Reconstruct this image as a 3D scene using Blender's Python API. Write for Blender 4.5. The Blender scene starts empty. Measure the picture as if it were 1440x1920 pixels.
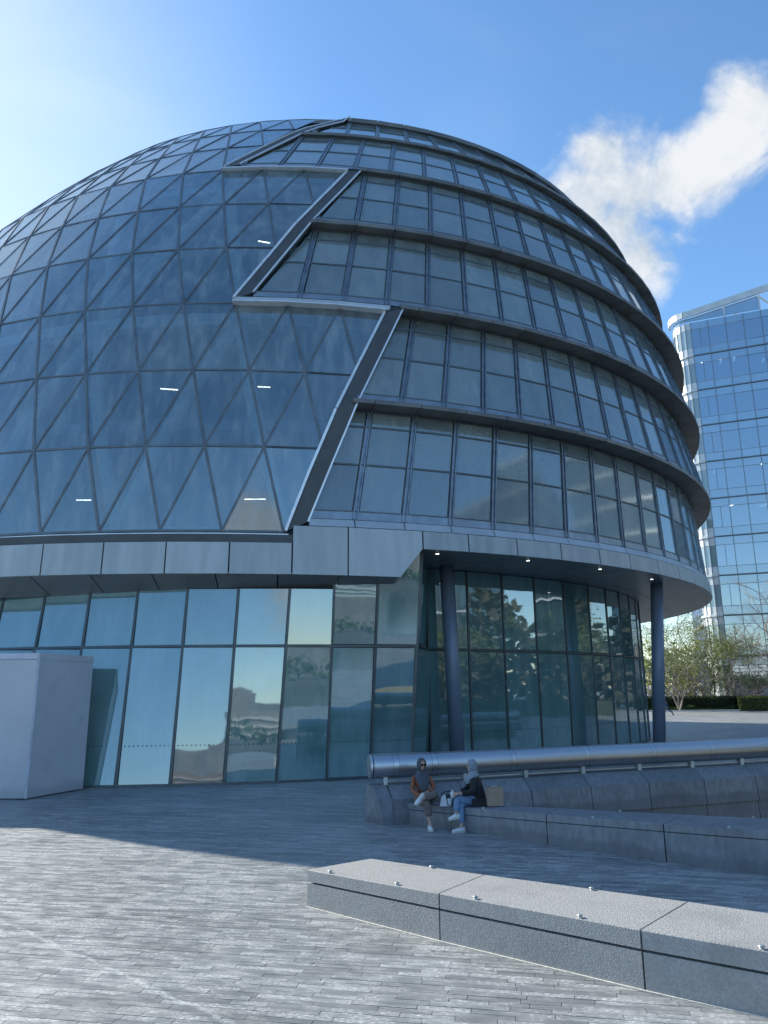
import bpy, bmesh, math, random
from mathutils import Vector, Matrix
from mathutils.geometry import tessellate_polygon
random.seed(7)
R_ = math.radians
S = bpy.context.scene
COL = S.collection
# ------------------------------------------------------------------ camera
FPX, PITCH, ROLL, CH = 1390.0, R_(13.35), R_(0.54), 2.3
cam = bpy.data.cameras.new('camera'); co = bpy.data.objects.new('camera', cam); COL.objects.link(co)
cam.sensor_fit = 'VERTICAL'; cam.sensor_height = 36.0; cam.lens = 36.0 * FPX / 1920.0
cam.clip_start = 0.1; cam.clip_end = 6000
co.matrix_world = Matrix.Translation((0, 0, CH)) @ Matrix.Rotation(R_(90) + PITCH, 4, 'X') @ Matrix.Rotation(-ROLL, 4, 'Z')
S.camera = co
# ------------------------------------------------------------------ sun and sky
SUN_AZ, SUN_EL = R_(-53), R_(27)          # azimuth from +Y towards +X
sd = Vector((math.sin(SUN_AZ) * math.cos(SUN_EL), math.cos(SUN_AZ) * math.cos(SUN_EL), math.sin(SUN_EL)))
sun = bpy.data.lights.new('sun', 'SUN'); sun.energy = 4.4; sun.angle = R_(0.55); sun.color = (1.0, 0.955, 0.83)
so = bpy.data.objects.new('sun', sun); COL.objects.link(so); so.rotation_euler = sd.to_track_quat('Z', 'Y').to_euler()
W = bpy.data.worlds.new('World'); S.world = W; W.use_nodes = True
nt = W.node_tree; bg = nt.nodes['Background']
def N(nt, t, **k):
    n = nt.nodes.new(t)
    for a, b in k.items(): setattr(n, a, b)
    return n
def L(nt, a, b): nt.links.new(a, b)
def MATH(nt, op, a, b=None, clamp=False):
    n = N(nt, 'ShaderNodeMath', operation=op, use_clamp=clamp)
    for i, v in enumerate((a, b)):
        if v is None: continue
        if isinstance(v, (int, float)): n.inputs[i].default_value = v
        else: L(nt, v, n.inputs[i])
    return n.outputs[0]
def MIX(nt, f, a, b):
    n = N(nt, 'ShaderNodeMix', data_type='RGBA')
    for i, v in ((0, f), (6, a), (7, b)):
        if isinstance(v, (int, float)): n.inputs[i].default_value = v
        elif isinstance(v, tuple): n.inputs[i].default_value = (*v, 1)[:4]
        else: L(nt, v, n.inputs[i])
    return n.outputs[2]
def SMOOTH(nt, v, a, b, lo=0.0, hi=1.0):
    n = N(nt, 'ShaderNodeMapRange', interpolation_type='SMOOTHSTEP'); L(nt, v, n.inputs[0])
    n.inputs[1].default_value = a; n.inputs[2].default_value = b; n.inputs[3].default_value = lo; n.inputs[4].default_value = hi
    return n.outputs[0]
sky = N(nt, 'ShaderNodeTexSky', sky_type='NISHITA'); sky.sun_disc = False
sky.sun_elevation = SUN_EL; sky.sun_rotation = SUN_AZ; sky.air_density = 1.0; sky.dust_density = 0.2; sky.ozone_density = 3.2
tc = N(nt, 'ShaderNodeTexCoord'); dirn = tc.outputs['Generated']
nz = N(nt, 'ShaderNodeTexNoise'); nz.inputs['Scale'].default_value = 9.5; nz.inputs['Detail'].default_value = 9; nz.inputs['Roughness'].default_value = 0.62
nz.inputs['Distortion'].default_value = 0.25
L(nt, dirn, nz.inputs['Vector'])
blobs = [((0.262, 0.752, 0.606), 0.052), ((0.254, 0.781, 0.571), 0.066), ((0.284, 0.790, 0.541), 0.068), ((0.312, 0.80, 0.506), 0.052),
         ((0.295, 0.768, 0.566), 0.070), ((0.333, 0.750, 0.570), 0.052), ((0.368, 0.735, 0.572), 0.046), ((0.395, 0.712, 0.588), 0.046), ((0.402, 0.688, 0.608), 0.042), ((0.43, 0.675, 0.600), 0.044),
         ((0.47, 0.66, 0.585), 0.06), ((0.1, -0.95, 0.20), 0.10)]
acc = None
for c, r in blobs:
    c = Vector(c).normalized()
    d = N(nt, 'ShaderNodeVectorMath', operation='DISTANCE'); L(nt, dirn, d.inputs[0]); d.inputs[1].default_value = c
    v = MATH(nt, 'SUBTRACT', 1.0, MATH(nt, 'DIVIDE', d.outputs['Value'], r))
    acc = v if acc is None else MATH(nt, 'MAXIMUM', acc, v)
dens = MATH(nt, 'ADD', acc, MATH(nt, 'MULTIPLY', MATH(nt, 'SUBTRACT', nz.outputs[0], 0.5), 2.5))
cover = SMOOTH(nt, dens, -0.12, 0.72, 0.0, 0.92)
# thin cirrus veil, thicker towards the sun
nz2 = N(nt, 'ShaderNodeTexNoise'); nz2.inputs['Scale'].default_value = 2.6; nz2.inputs['Detail'].default_value = 7; nz2.inputs['Distortion'].default_value = 0.6
mp = N(nt, 'ShaderNodeMapping'); mp.inputs['Scale'].default_value = (1.0, 1.6, 2.2); L(nt, dirn, mp.inputs[0]); L(nt, mp.outputs[0], nz2.inputs['Vector'])
dsun = N(nt, 'ShaderNodeVectorMath', operation='DISTANCE'); L(nt, dirn, dsun.inputs[0]); dsun.inputs[1].default_value = sd
near = SMOOTH(nt, dsun.outputs['Value'], 0.74, 0.26, 0.0, 1.0)
veil = MATH(nt, 'ADD', MATH(nt, 'MULTIPLY', SMOOTH(nt, nz2.outputs[0], 0.45, 0.75), 0.05), MATH(nt, 'MULTIPLY', near, MATH(nt, 'ADD', 0.26, MATH(nt, 'MULTIPLY', nz2.outputs[0], 0.5))), clamp=True)
hs = N(nt, 'ShaderNodeHueSaturation'); hs.inputs['Hue'].default_value = 0.497; hs.inputs['Saturation'].default_value = 1.10; hs.inputs['Value'].default_value = 1.0; L(nt, sky.outputs[0], hs.inputs['Color'])
skyb = MIX(nt, veil, hs.outputs[0], (3.7, 4.1, 4.4))
lit = SMOOTH(nt, nz.outputs[0], 0.35, 0.62)
ccol = MIX(nt, lit, (2.15, 2.45, 2.75), (3.4, 3.45, 3.45))
out = MIX(nt, cover, skyb, ccol)
L(nt, out, bg.inputs[0]); bg.inputs[1].default_value = 0.138
vs = S.view_settings; vs.view_transform = 'Standard'; vs.look = 'None'; vs.exposure = 1.0; vs.gamma = 1.0; vs.use_curve_mapping = False
S.cycles.max_bounces = 10; S.cycles.transparent_max_bounces = 24; S.cycles.glossy_bounces = 5

# ------------------------------------------------------------------ materials
def pr(m): return m.node_tree.nodes['Principled BSDF']
def mat(name, c1, c2=None, rough=0.6, metal=0.0, scale=4.0, detail=5, bump=0.0, bscale=60.0, stretch=(1, 1, 1), attr=0.0, spec=0.5, rvar=0.0):
    m = bpy.data.materials.new(name); m.use_nodes = True; t = m.node_tree; p = pr(m)
    p.inputs['Roughness'].default_value = rough; p.inputs['Metallic'].default_value = metal; p.inputs['Specular IOR Level'].default_value = spec
    g = N(t, 'ShaderNodeNewGeometry'); mp = N(t, 'ShaderNodeMapping'); mp.inputs['Scale'].default_value = stretch; L(t, g.outputs['Position'], mp.inputs[0])
    n = N(t, 'ShaderNodeTexNoise'); n.inputs['Scale'].default_value = scale; n.inputs['Detail'].default_value = detail; L(t, mp.outputs[0], n.inputs['Vector'])
    c2 = c2 or tuple(x * 0.8 for x in c1)
    col = MIX(t, SMOOTH(t, n.outputs[0], 0.3, 0.7), c2, c1)
    if attr:
        a = N(t, 'ShaderNodeAttribute', attribute_name='tint'); f = MATH(t, 'ADD', 1 - attr, MATH(t, 'MULTIPLY', a.outputs['Fac'], 2 * attr))
        h = N(t, 'ShaderNodeVectorMath', operation='SCALE'); L(t, col, h.inputs[0]); L(t, f, h.inputs['Scale']); col = h.outputs[0]
    L(t, col, p.inputs['Base Color'])
    if rvar: L(t, SMOOTH(t, n.outputs[0], 0.3, 0.7, rough - rvar, rough + rvar), p.inputs['Roughness'])
    if bump:
        nb = N(t, 'ShaderNodeTexNoise'); nb.inputs['Scale'].default_value = bscale; nb.inputs['Detail'].default_value = 4; L(t, mp.outputs[0], nb.inputs['Vector'])
        b = N(t, 'ShaderNodeBump'); b.inputs['Strength'].default_value = min(1, bump); b.inputs['Distance'].default_value = 0.01 * max(1, bump); L(t, nb.outputs[0], b.inputs['Height']); L(t, b.outputs[0], p.inputs['Normal'])
    return m
def glass(name, refl, body, trans, tcol, rough=0.02, wav=0.35, wscale=1.2, dirt_haze=0.25, dirt_haze_col=(0.25, 0.33, 0.38), grime=3.0, tint=0.0):
    """coated architectural glass: mirror coat over a body that is part see-through, part milky"""
    m = bpy.data.materials.new(name); m.use_nodes = True; t = m.node_tree
    for n in list(t.nodes):
        if n.type != 'OUTPUT_MATERIAL': t.nodes.remove(n)
    o = [n for n in t.nodes if n.type == 'OUTPUT_MATERIAL'][0]
    g = N(t, 'ShaderNodeNewGeometry')
    nb = N(t, 'ShaderNodeTexNoise'); nb.inputs['Scale'].default_value = wscale; nb.inputs['Detail'].default_value = 1.5; L(t, g.outputs['Position'], nb.inputs['Vector'])
    b = N(t, 'ShaderNodeBump'); b.inputs['Strength'].default_value = wav; b.inputs['Distance'].default_value = 0.012; L(t, nb.outputs[0], b.inputs['Height'])
    gl = N(t, 'ShaderNodeBsdfGlossy'); gl.inputs['Roughness'].default_value = rough; gl.inputs['Color'].default_value = (0.86, 0.95, 1.0, 1); L(t, b.outputs[0], gl.inputs['Normal'])
    fr = N(t, 'ShaderNodeLayerWeight'); fr.inputs['Blend'].default_value = 0.35
    ff = MATH(t, 'ADD', refl, MATH(t, 'MULTIPLY', MATH(t, 'POWER', fr.outputs['Facing'], 3.0), 0.9 - refl), clamp=True)
    df = N(t, 'ShaderNodeBsdfDiffuse')
    mp = N(t, 'ShaderNodeMapping'); mp.inputs['Scale'].default_value = (1, 1, 0.25); L(t, g.outputs['Position'], mp.inputs[0])
    nd = N(t, 'ShaderNodeTexNoise'); nd.inputs['Scale'].default_value = grime; nd.inputs['Detail'].default_value = 6; nd.inputs['Roughness'].default_value = 0.65; L(t, mp.outputs[0], nd.inputs['Vector'])
    dm = MATH(t, 'MULTIPLY', SMOOTH(t, nd.outputs[0], 0.35, 0.75), dirt_haze)
    bodyc = MIX(t, dm, body, dirt_haze_col)
    if tint:
        a = N(t, 'ShaderNodeAttribute', attribute_name='tint'); f = MATH(t, 'ADD', 1 - tint, MATH(t, 'MULTIPLY', a.outputs['Fac'], 2 * tint))
        h = N(t, 'ShaderNodeVectorMath', operation='SCALE'); L(t, bodyc, h.inputs[0]); L(t, f, h.inputs['Scale']); bodyc = h.outputs[0]
    L(t, bodyc, df.inputs['Color'])
    if trans > 0:
        tr = N(t, 'ShaderNodeBsdfTransparent'); tr.inputs['Color'].default_value = (*tcol, 1)
        mx = N(t, 'ShaderNodeMixShader'); L(t, MATH(t, 'SUBTRACT', trans, MATH(t, 'MULTIPLY', dm, trans * 0.6)), mx.inputs[0]); L(t, df.outputs[0], mx.inputs[1]); L(t, tr.outputs[0], mx.inputs[2]); bs = mx.outputs[0]
    else: bs = df.outputs[0]
    m2 = N(t, 'ShaderNodeMixShader'); L(t, ff, m2.inputs[0]); L(t, bs, m2.inputs[1]); L(t, gl.outputs[0], m2.inputs[2]); L(t, m2.outputs[0], o.inputs['Surface'])
    return m
def emis(name, c, s):
    m = bpy.data.materials.new(name); m.use_nodes = True; p = pr(m); p.inputs['Base Color'].default_value = (*c, 1)
    p.inputs['Emission Color'].default_value = (*c, 1); p.inputs['Emission Strength'].default_value = s; return m

M = {}
M['dglass'] = glass('diagrid_glass', 0.15, (0.17, 0.235, 0.26), 0.78, (0.80, 0.90, 0.94), rough=0.04, wav=0.12, dirt_haze=0.65, dirt_haze_col=(0.42, 0.47, 0.48), tint=0.12)  # pale milky tone raised to carry the sun-side glare, besides real dust
M['wglass'] = glass('screened_window_glass', 0.11, (0.36, 0.415, 0.405), 0.72, (0.92, 0.95, 0.96), rough=0.07, wav=0.10, dirt_haze=0.6, dirt_haze_col=(0.36, 0.41, 0.40), grime=2.2, tint=0.22)
M['gglass'] = glass('teal_ground_glass', 0.23, (0.10, 0.205, 0.205), 0.0, (0.5, 0.7, 0.7), rough=0.02, wav=0.3, wscale=0.9, dirt_haze=0.7, dirt_haze_col=(0.20, 0.31, 0.31), grime=2.0, tint=0.2)
M['frame'] = mat('grey_frame_metal', (0.36, 0.40, 0.44), (0.28, 0.31, 0.35), rough=0.38, metal=0.6, scale=2.5, attr=0.1)
M['gbar'] = mat('glazing_bar_metal', (0.17, 0.19, 0.205), (0.12, 0.135, 0.15), rough=0.45, metal=0.4, scale=2.5, attr=0.1)
M['frame_dark'] = mat('dark_frame_metal', (0.11, 0.125, 0.13), rough=0.42, metal=0.5, scale=3)
M['mull'] = mat('satin_mullion_metal', (0.30, 0.33, 0.36), (0.2, 0.22, 0.25), rough=0.35, metal=0.7)
M['ledge'] = mat('grey_ledge_cladding', (0.19, 0.188, 0.18), (0.13, 0.13, 0.127), rough=0.5, metal=0.2, scale=1.6, attr=0.12)
M['trim'] = mat('bright_trim', (0.82, 0.84, 0.86), (0.70, 0.73, 0.77), rough=0.3, metal=0.3, scale=5)
M['strip'] = mat('dark_edge_cladding', (0.09, 0.093, 0.095), rough=0.55, scale=2, metal=0.1)
M['fascia'] = mat('fascia_panel_metal', (0.45, 0.47, 0.475), (0.34, 0.36, 0.37), rough=0.42, metal=0.3, scale=3.2, detail=8, attr=0.07, stretch=(1, 1, 0.16), rvar=0.06)
M['band'] = mat('pale_band_panel', (0.52, 0.55, 0.58), (0.46, 0.49, 0.52), rough=0.45, metal=0.2, scale=1.6, attr=0.06)
M['soffit'] = mat('soffit_panel_metal', (0.24, 0.255, 0.255), (0.19, 0.205, 0.21), rough=0.36, metal=0.3, scale=1.2, attr=0.1)
M['column'] = mat('column_paint', (0.21, 0.25, 0.32), (0.18, 0.22, 0.28), rough=0.42, metal=0.2, scale=3, stretch=(1, 1, 0.1))
M['white_in'] = mat('interior_white_paint', (0.82, 0.86, 0.86), rough=0.6)
M['slab'] = mat('interior_slab', (0.30, 0.34, 0.37), rough=0.7)
M['core'] = mat('interior_core', (0.17, 0.23, 0.28), (0.12, 0.17, 0.22), rough=0.8, scale=0.6)
M['screen'] = mat('perforated_screen', (0.34, 0.375, 0.375), (0.22, 0.25, 0.26), rough=0.7, scale=0.8, attr=0.25)
M['slat'] = mat('blind_slat_metal', (0.86, 0.88, 0.86), rough=0.45, metal=0.3)
M['roofm'] = mat('roof_membrane', (0.2, 0.22, 0.24), rough=0.8)
M['dot'] = mat('dark_glass_marking', (0.012, 0.03, 0.035), rough=0.5)
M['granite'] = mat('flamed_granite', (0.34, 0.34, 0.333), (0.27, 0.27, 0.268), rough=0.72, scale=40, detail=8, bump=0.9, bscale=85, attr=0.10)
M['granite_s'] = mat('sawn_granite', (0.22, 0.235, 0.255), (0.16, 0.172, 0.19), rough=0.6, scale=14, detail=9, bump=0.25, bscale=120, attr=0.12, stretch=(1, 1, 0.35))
M['steel'] = mat('brushed_steel_pipe', (0.52, 0.54, 0.57), (0.50, 0.52, 0.55), rough=0.42, metal=1.0, scale=3)
M['steel_l'] = mat('polished_collar', (0.60, 0.62, 0.65), rough=0.36, metal=1.0)
M['bracket'] = mat('bracket_steel', (0.5, 0.52, 0.52), rough=0.45, metal=0.6)
M['box'] = mat('painted_hoarding', (0.50, 0.515, 0.55), (0.46, 0.475, 0.515), rough=0.5, scale=1.2, bump=0.08, bscale=8)
M['box_l'] = mat('hoarding_edge', (0.56, 0.58, 0.66), rough=0.45)
M['pit'] = mat('ramp_stone', (0.11, 0.12, 0.13), rough=0.8, scale=8)
def wear(m, scale, lo, hi, dark, amount, foot=0.0):
    t = m.node_tree; p = pr(m)
    src = [l.from_socket for l in t.links if l.to_socket == p.inputs['Base Color']][0]
    g = N(t, 'ShaderNodeNewGeometry'); n = N(t, 'ShaderNodeTexNoise'); n.inputs['Scale'].default_value = scale; n.inputs['Detail'].default_value = 8; n.inputs['Roughness'].default_value = 0.65; L(t, g.outputs['Position'], n.inputs['Vector'])
    f = MATH(t, 'MULTIPLY', SMOOTH(t, n.outputs[0], lo, hi), amount)
    if foot:
        sx = N(t, 'ShaderNodeSeparateXYZ'); L(t, g.outputs['Position'], sx.inputs[0]); f = MATH(t, 'ADD', f, MATH(t, 'MULTIPLY', SMOOTH(t, MATH(t, 'SUBTRACT', sx.outputs[2], MATH(t, 'MULTIPLY', n.outputs[0], 0.3)), foot, -0.05), 0.5), clamp=True)
    L(t, MIX(t, f, src, dark), p.inputs['Base Color'])
wear(M['box'], 2.2, 0.55, 0.75, (0.30, 0.30, 0.32), 0.35, foot=0.16)
wear(M['granite'], 1.6, 0.45, 0.72, (0.20, 0.20, 0.20), 0.5)
wear(M['granite_s'], 1.3, 0.45, 0.72, (0.10, 0.11, 0.12), 0.45, foot=0.05)
wear(M['column'], 1.5, 0.5, 0.8, (0.14, 0.17, 0.22), 0.4, foot=0.3)
def paving_material(tile):
    m = bpy.data.materials.new('slate_paving_stone' if tile else 'far_slate_paving'); m.use_nodes = True; t = m.node_tree; p = pr(m)
    g = N(t, 'ShaderNodeNewGeometry'); pos = g.outputs['Position']
    rot = N(t, 'ShaderNodeMapping'); rot.inputs['Rotation'].default_value = (0, 0, math.atan(0.2)); L(t, pos, rot.inputs[0])
    st = N(t, 'ShaderNodeMapping'); st.inputs['Scale'].default_value = (0.35, 1, 1); L(t, rot.outputs[0], st.inputs[0])
    n1 = N(t, 'ShaderNodeTexNoise'); n1.inputs['Scale'].default_value = 9; n1.inputs['Detail'].default_value = 8; n1.inputs['Roughness'].default_value = 0.7; L(t, st.outputs[0], n1.inputs['Vector'])
    n2 = N(t, 'ShaderNodeTexNoise'); n2.inputs['Scale'].default_value = 75; n2.inputs['Detail'].default_value = 3; L(t, st.outputs[0], n2.inputs['Vector'])
    n3 = N(t, 'ShaderNodeTexNoise'); n3.inputs['Scale'].default_value = 0.55; n3.inputs['Detail'].default_value = 4; L(t, pos, n3.inputs['Vector'])
    col = MIX(t, SMOOTH(t, n1.outputs[0], 0.3, 0.72), (0.185, 0.194, 0.198), (0.285, 0.293, 0.295))
    if tile:
        a = N(t, 'ShaderNodeAttribute', attribute_name='tint'); tv = a.outputs['Fac']
    else:
        br = N(t, 'ShaderNodeTexBrick'); L(t, rot.outputs[0], br.inputs[0]); br.inputs['Color1'].default_value = (0, 0, 0, 1); br.inputs['Color2'].default_value = (1, 1, 1, 1); br.inputs['Mortar'].default_value = (0.1, 0.1, 0.1, 1)
        br.inputs['Scale'].default_value = 1.0; br.inputs['Brick Width'].default_value = 0.55; br.inputs['Row Height'].default_value = 0.078; br.inputs['Mortar Size'].default_value = 0.004
        tv = br.outputs['Color']
    f = MATH(t, 'ADD', 0.84, MATH(t, 'MULTIPLY', tv, 0.34))
    f = MATH(t, 'MULTIPLY', f, SMOOTH(t, n3.outputs[0], 0.3, 0.7, 0.85, 1.15))
    h = N(t, 'ShaderNodeVectorMath', operation='SCALE'); L(t, col, h.inputs[0]); L(t, f, h.inputs['Scale'])
    # pale lime bloom, speckled, only on some stones
    sp = MATH(t, 'MULTIPLY', SMOOTH(t, n2.outputs[0], 0.50, 0.62), SMOOTH(t, MATH(t, 'ADD', n1.outputs[0], MATH(t, 'MULTIPLY', tv, 0.16)), 0.52, 0.70))
    col2 = MIX(t, MATH(t, 'MULTIPLY', sp, 0.75), h.outputs[0], (0.62, 0.62, 0.60))
    if tile:
        # one long pale scratch across the stones
        wob = N(t, 'ShaderNodeTexNoise'); wob.inputs['Scale'].default_value = 3.0; L(t, pos, wob.inputs['Vector'])
        sx = N(t, 'ShaderNodeSeparateXYZ'); L(t, pos, sx.inputs[0])
        e = MATH(t, 'ADD', MATH(t, 'MULTIPLY', MATH(t, 'ADD', sx.outputs[0], 4.013), 0.86), MATH(t, 'SUBTRACT', sx.outputs[1], 8.43))
        e = MATH(t, 'ADD', e, MATH(t, 'MULTIPLY', MATH(t, 'SUBTRACT', wob.outputs[0], 0.5), 0.25))
        sm = SMOOTH(t, MATH(t, 'ABSOLUTE', e), 0.05, 0.012)
        sm = MATH(t, 'MULTIPLY', MATH(t, 'MULTIPLY', sm, SMOOTH(t, n2.outputs[0], 0.38, 0.55)), 0.55)
        col2 = MIX(t, sm, col2, (0.56, 0.57, 0.56))
    vo = N(t, 'ShaderNodeTexVoronoi'); vo.inputs['Scale'].default_value = 2.1; L(t, pos, vo.inputs['Vector'])
    gum = MATH(t, 'MULTIPLY', SMOOTH(t, vo.outputs['Distance'], 0.062, 0.045), 0.75); sc_ = N(t, 'ShaderNodeSeparateXYZ'); L(t, vo.outputs['Color'], sc_.inputs[0])
    gum = MATH(t, 'MULTIPLY', gum, SMOOTH(t, sc_.outputs[0], 0.55, 0.6)); col2 = MIX(t, gum, col2, (0.10, 0.105, 0.11))
    n4 = N(t, 'ShaderNodeTexNoise'); n4.inputs['Scale'].default_value = 1.7; n4.inputs['Detail'].default_value = 8; n4.inputs['Roughness'].default_value = 0.7; L(t, pos, n4.inputs['Vector'])
    col2 = MIX(t, MATH(t, 'MULTIPLY', SMOOTH(t, n4.outputs[0], 0.52, 0.72), 0.4), col2, (0.13, 0.14, 0.145))
    L(t, col2, p.inputs['Base Color']); p.inputs['Roughness'].default_value = 0.5
    L(t, SMOOTH(t, n1.outputs[0], 0.3, 0.7, 0.36, 0.62), p.inputs['Roughness'])
    b = N(t, 'ShaderNodeBump'); b.inputs['Strength'].default_value = 0.5; b.inputs['Distance'].default_value = 0.006
    L(t, MATH(t, 'ADD', n2.outputs[0], n1.outputs[0]), b.inputs['Height']); L(t, b.outputs[0], p.inputs['Normal'])
    return m
M['stone'] = paving_material(True); M['far'] = paving_material(False)

# ------------------------------------------------------------------ helpers
def obj(name, verts, faces, m, parent=None, smooth=False, tint=None, mats=None, fm=None):
    o0 = parent_origin(parent)
    me = bpy.data.meshes.new(name); me.from_pydata([(v[0] - o0.x, v[1] - o0.y, v[2] - o0.z) for v in verts], [], faces)
    for mm in (mats or [m]): me.materials.append(mm)
    if fm: me.polygons.foreach_set('material_index', fm)
    if smooth: me.polygons.foreach_set('use_smooth', [len(q) <= 4 for q in faces])
    a = me.attributes.new('tint', 'FLOAT', 'FACE')
    t = tint if isinstance(tint, list) else [random.random() if tint is None else tint] * len(me.polygons)
    a.data.foreach_set('value', t); me.update()
    o = bpy.data.objects.new(name, me); COL.objects.link(o)
    if parent: o.parent = parent
    return o
def parent_origin(p):
    v = Vector((0, 0, 0))
    while p is not None: v += p.location; p = p.parent
    return v
def empty(name, loc, label, cat, group=None):
    o = bpy.data.objects.new(name, None); COL.objects.link(o); o.location = loc; tag(o, label, cat, group); return o
def tag(o, label, cat, group=None):
    o['label'] = label; o['category'] = cat
    if group: o['group'] = group
    return o
class G:
    """collects solid shapes"""
    def __init__(s): s.v, s.f, s.t, s.m = [], [], [], []
    def add(s, v, f, tint=None, mi=0):
        b = len(s.v); s.v += [tuple(x) for x in v]; s.f += [tuple(i + b for i in q) for q in f]
        tt = random.random() if tint is None else tint; s.t += [tt] * len(f); s.m += [mi] * len(f); return s
    def prism(s, pts, d, **k):
        """polygon pts extruded by vector d"""
        n = len(pts); d = Vector(d); pts = [Vector(p) for p in pts]
        v = pts + [p + d for p in pts]
        f = [tuple(range(n)), tuple(range(2 * n - 1, n - 1, -1))] + [(i, i + n, (i + 1) % n + n, (i + 1) % n) for i in range(n)]
        return s.add(v, f, **k)
    def box(s, lo, hi, **k):
        x0, y0, z0 = lo; x1, y1, z1 = hi
        return s.prism([(x0, y0, z0), (x0, y1, z0), (x1, y1, z0), (x1, y0, z0)], (0, 0, z1 - z0), **k)
    def beam(s, p, q, nrm, w, d, **k):
        p, q, nrm = Vector(p), Vector(q), Vector(nrm); u = (q - p).normalized(); n = (nrm - u * nrm.dot(u)).normalized(); sd_ = u.cross(n) * (w / 2)
        return s.prism([p - sd_, p + sd_, p + sd_ + n * d, p - sd_ + n * d], q - p, **k)
    def tube(s, pts, rads, seg=12, cap=True, **k):
        pts = [Vector(p) for p in pts]; v = []; f = []
        ref = Vector((0, 0, 1)) if abs((pts[-1] - pts[0]).normalized().z) < 0.9 else Vector((0, 1, 0))
        for i, p in enumerate(pts):
            u = (pts[min(i + 1, len(pts) - 1)] - pts[max(i - 1, 0)]).normalized(); a = u.cross(ref).normalized(); b = u.cross(a)
            r = rads[i] if isinstance(rads, (list, tuple)) else rads
            for j in range(seg): v.append(p + a * r * math.cos(2 * math.pi * j / seg) + b * r * math.sin(2 * math.pi * j / seg))
        for i in range(len(pts) - 1):
            for j in range(seg): f.append((i * seg + j, i * seg + (j + 1) % seg, (i + 1) * seg + (j + 1) % seg, (i + 1) * seg + j))
        if cap: f += [tuple(range(seg - 1, -1, -1)), tuple((len(pts) - 1) * seg + j for j in range(seg))]
        return s.add(v, f, **k)
    def sphere(s, c, r, seg=10, rings=7, **k):
        c = Vector(c); r = Vector(r) if hasattr(r, '__len__') else Vector((r, r, r)); v = []; f = []
        for i in range(rings + 1):
            a = math.pi * i / rings
            for j in range(seg): b = 2 * math.pi * j / seg; v.append(c + Vector((r.x * math.sin(a) * math.cos(b), r.y * math.sin(a) * math.sin(b), r.z * math.cos(a))))
        for i in range(rings):
            for j in range(seg): f.append((i * seg + j, (i + 1) * seg + j, (i + 1) * seg + (j + 1) % seg, i * seg + (j + 1) % seg))
        return s.add(v, f, **k)
    def obj(s, name, m, parent=None, smooth=False, mats=None): return obj(name, s.v, s.f, m, parent, smooth, s.t, mats, s.m if mats else None)
cF = Vector((0, math.cos(PITCH), math.sin(PITCH))); cU = Vector((0, -math.sin(PITCH), math.cos(PITCH))); cR = Vector((1, 0, 0)); cC = Vector((0, 0, CH))
def view_size(vs_):
    """how large a piece shows from where the photograph was taken (only used to choose which pieces get an object of their own)"""
    xs, ys = [], []
    for v in vs_:
        d = Vector(v) - cC; z = d.dot(cF)
        if z < 0.2: return 0.0
        xs.append(d.dot(cR) / z * FPX); ys.append(d.dot(cU) / z * FPX)
    if max(xs) < -730 or min(xs) > 730 or max(ys) < -970 or min(ys) > 970: return 0.0
    return max(max(xs) - min(xs), max(ys) - min(ys))
class Pieces:
    def __init__(s, name, m, parent, limit=290, restname=None, minpx=0): s.n, s.m, s.p, s.l, s.items, s.r, s.mp = name, m, parent, limit, [], restname, minpx
    def add(s, g, bonus=1.0): s.items.append((view_size(g.v) * bonus, len(s.items), g))
    def build(s):
        it = sorted(s.items, key=lambda q: (-q[0], q[1])); out = []
        k = 0
        while k < min(s.l, len(it)) and it[k][0] > s.mp: k += 1
        for sz, _, g in it[:k]: out.append(g.obj(s.n, s.m, s.p))
        if it[k:]:
            a = G()
            for sz, _, g in it[k:]:
                b = len(a.v); a.v += g.v; a.f += [tuple(i + b for i in q) for q in g.f]; a.t += g.t; a.m += g.m
            o = a.obj(s.r or s.n, s.m, s.p); o['kind'] = 'stuff'; out.append(o)
        return out

# ------------------------------------------------------------------ the ground
def clip_inside(poly, x, y):
    c = False; j = len(poly) - 1
    for i in range(len(poly)):
        xi, yi = poly[i]; xj, yj = poly[j]
        if (yi > y) != (yj > y) and x < (xj - xi) * (y - yi) / (yj - yi) + xi: c = not c
        j = i
    return c
RAIL = [(x * 1.026, y * 1.026) for x, y in [(-0.295, 13.60), (1.21, 14.07), (2.78, 14.70), (3.92, 15.20), (5.70, 15.80), (8.23, 16.75), (10.6, 17.9), (13.2, 19.6), (16.0, 22.0)]]
def offs(poly, off):
    o = []
    for i, p in enumerate(poly):
        a = poly[max(i - 1, 0)]; b = poly[min(i + 1, len(poly) - 1)]; dx, dy = b[0] - a[0], b[1] - a[1]; l = math.hypot(dx, dy)
        o.append((p[0] + dy / l * off, p[1] - dx / l * off))
    return o
B2BACK = [(0.72, 13.72), (0.966, 13.62), (1.86, 12.93), (2.83, 12.40), (4.15, 11.50), (5.15, 10.85), (7.2, 9.8), (9.5, 9.0)]
pit = [(0.45, 13.72)] + B2BACK[1:] + [(17.5, 9.5), (17.5, 21.5)] + offs(RAIL, 0.2)[::-1][:-1]
outer = [(-1500, -18), (1500, -18), (1500, 3000), (-1500, 3000)]
tri = tessellate_polygon([[Vector((x, y, 0)) for x, y in outer], [Vector((x, y, 0)) for x, y in pit]])
pv = [(x, y, -0.012) for x, y in outer + pit]
g = obj('ground', pv, [tuple(t) for t in tri], M['far']); g['kind'] = 'structure'
u_ = Vector((1, -0.2, 0)).normalized(); w_ = Vector((0.2, 1, 0)).normalized()
pc = Pieces('paving_stone', M['stone'], g, 295, 'small_paving_stones')
row = 0; b = 1.0
rng = random.Random(3)
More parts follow.
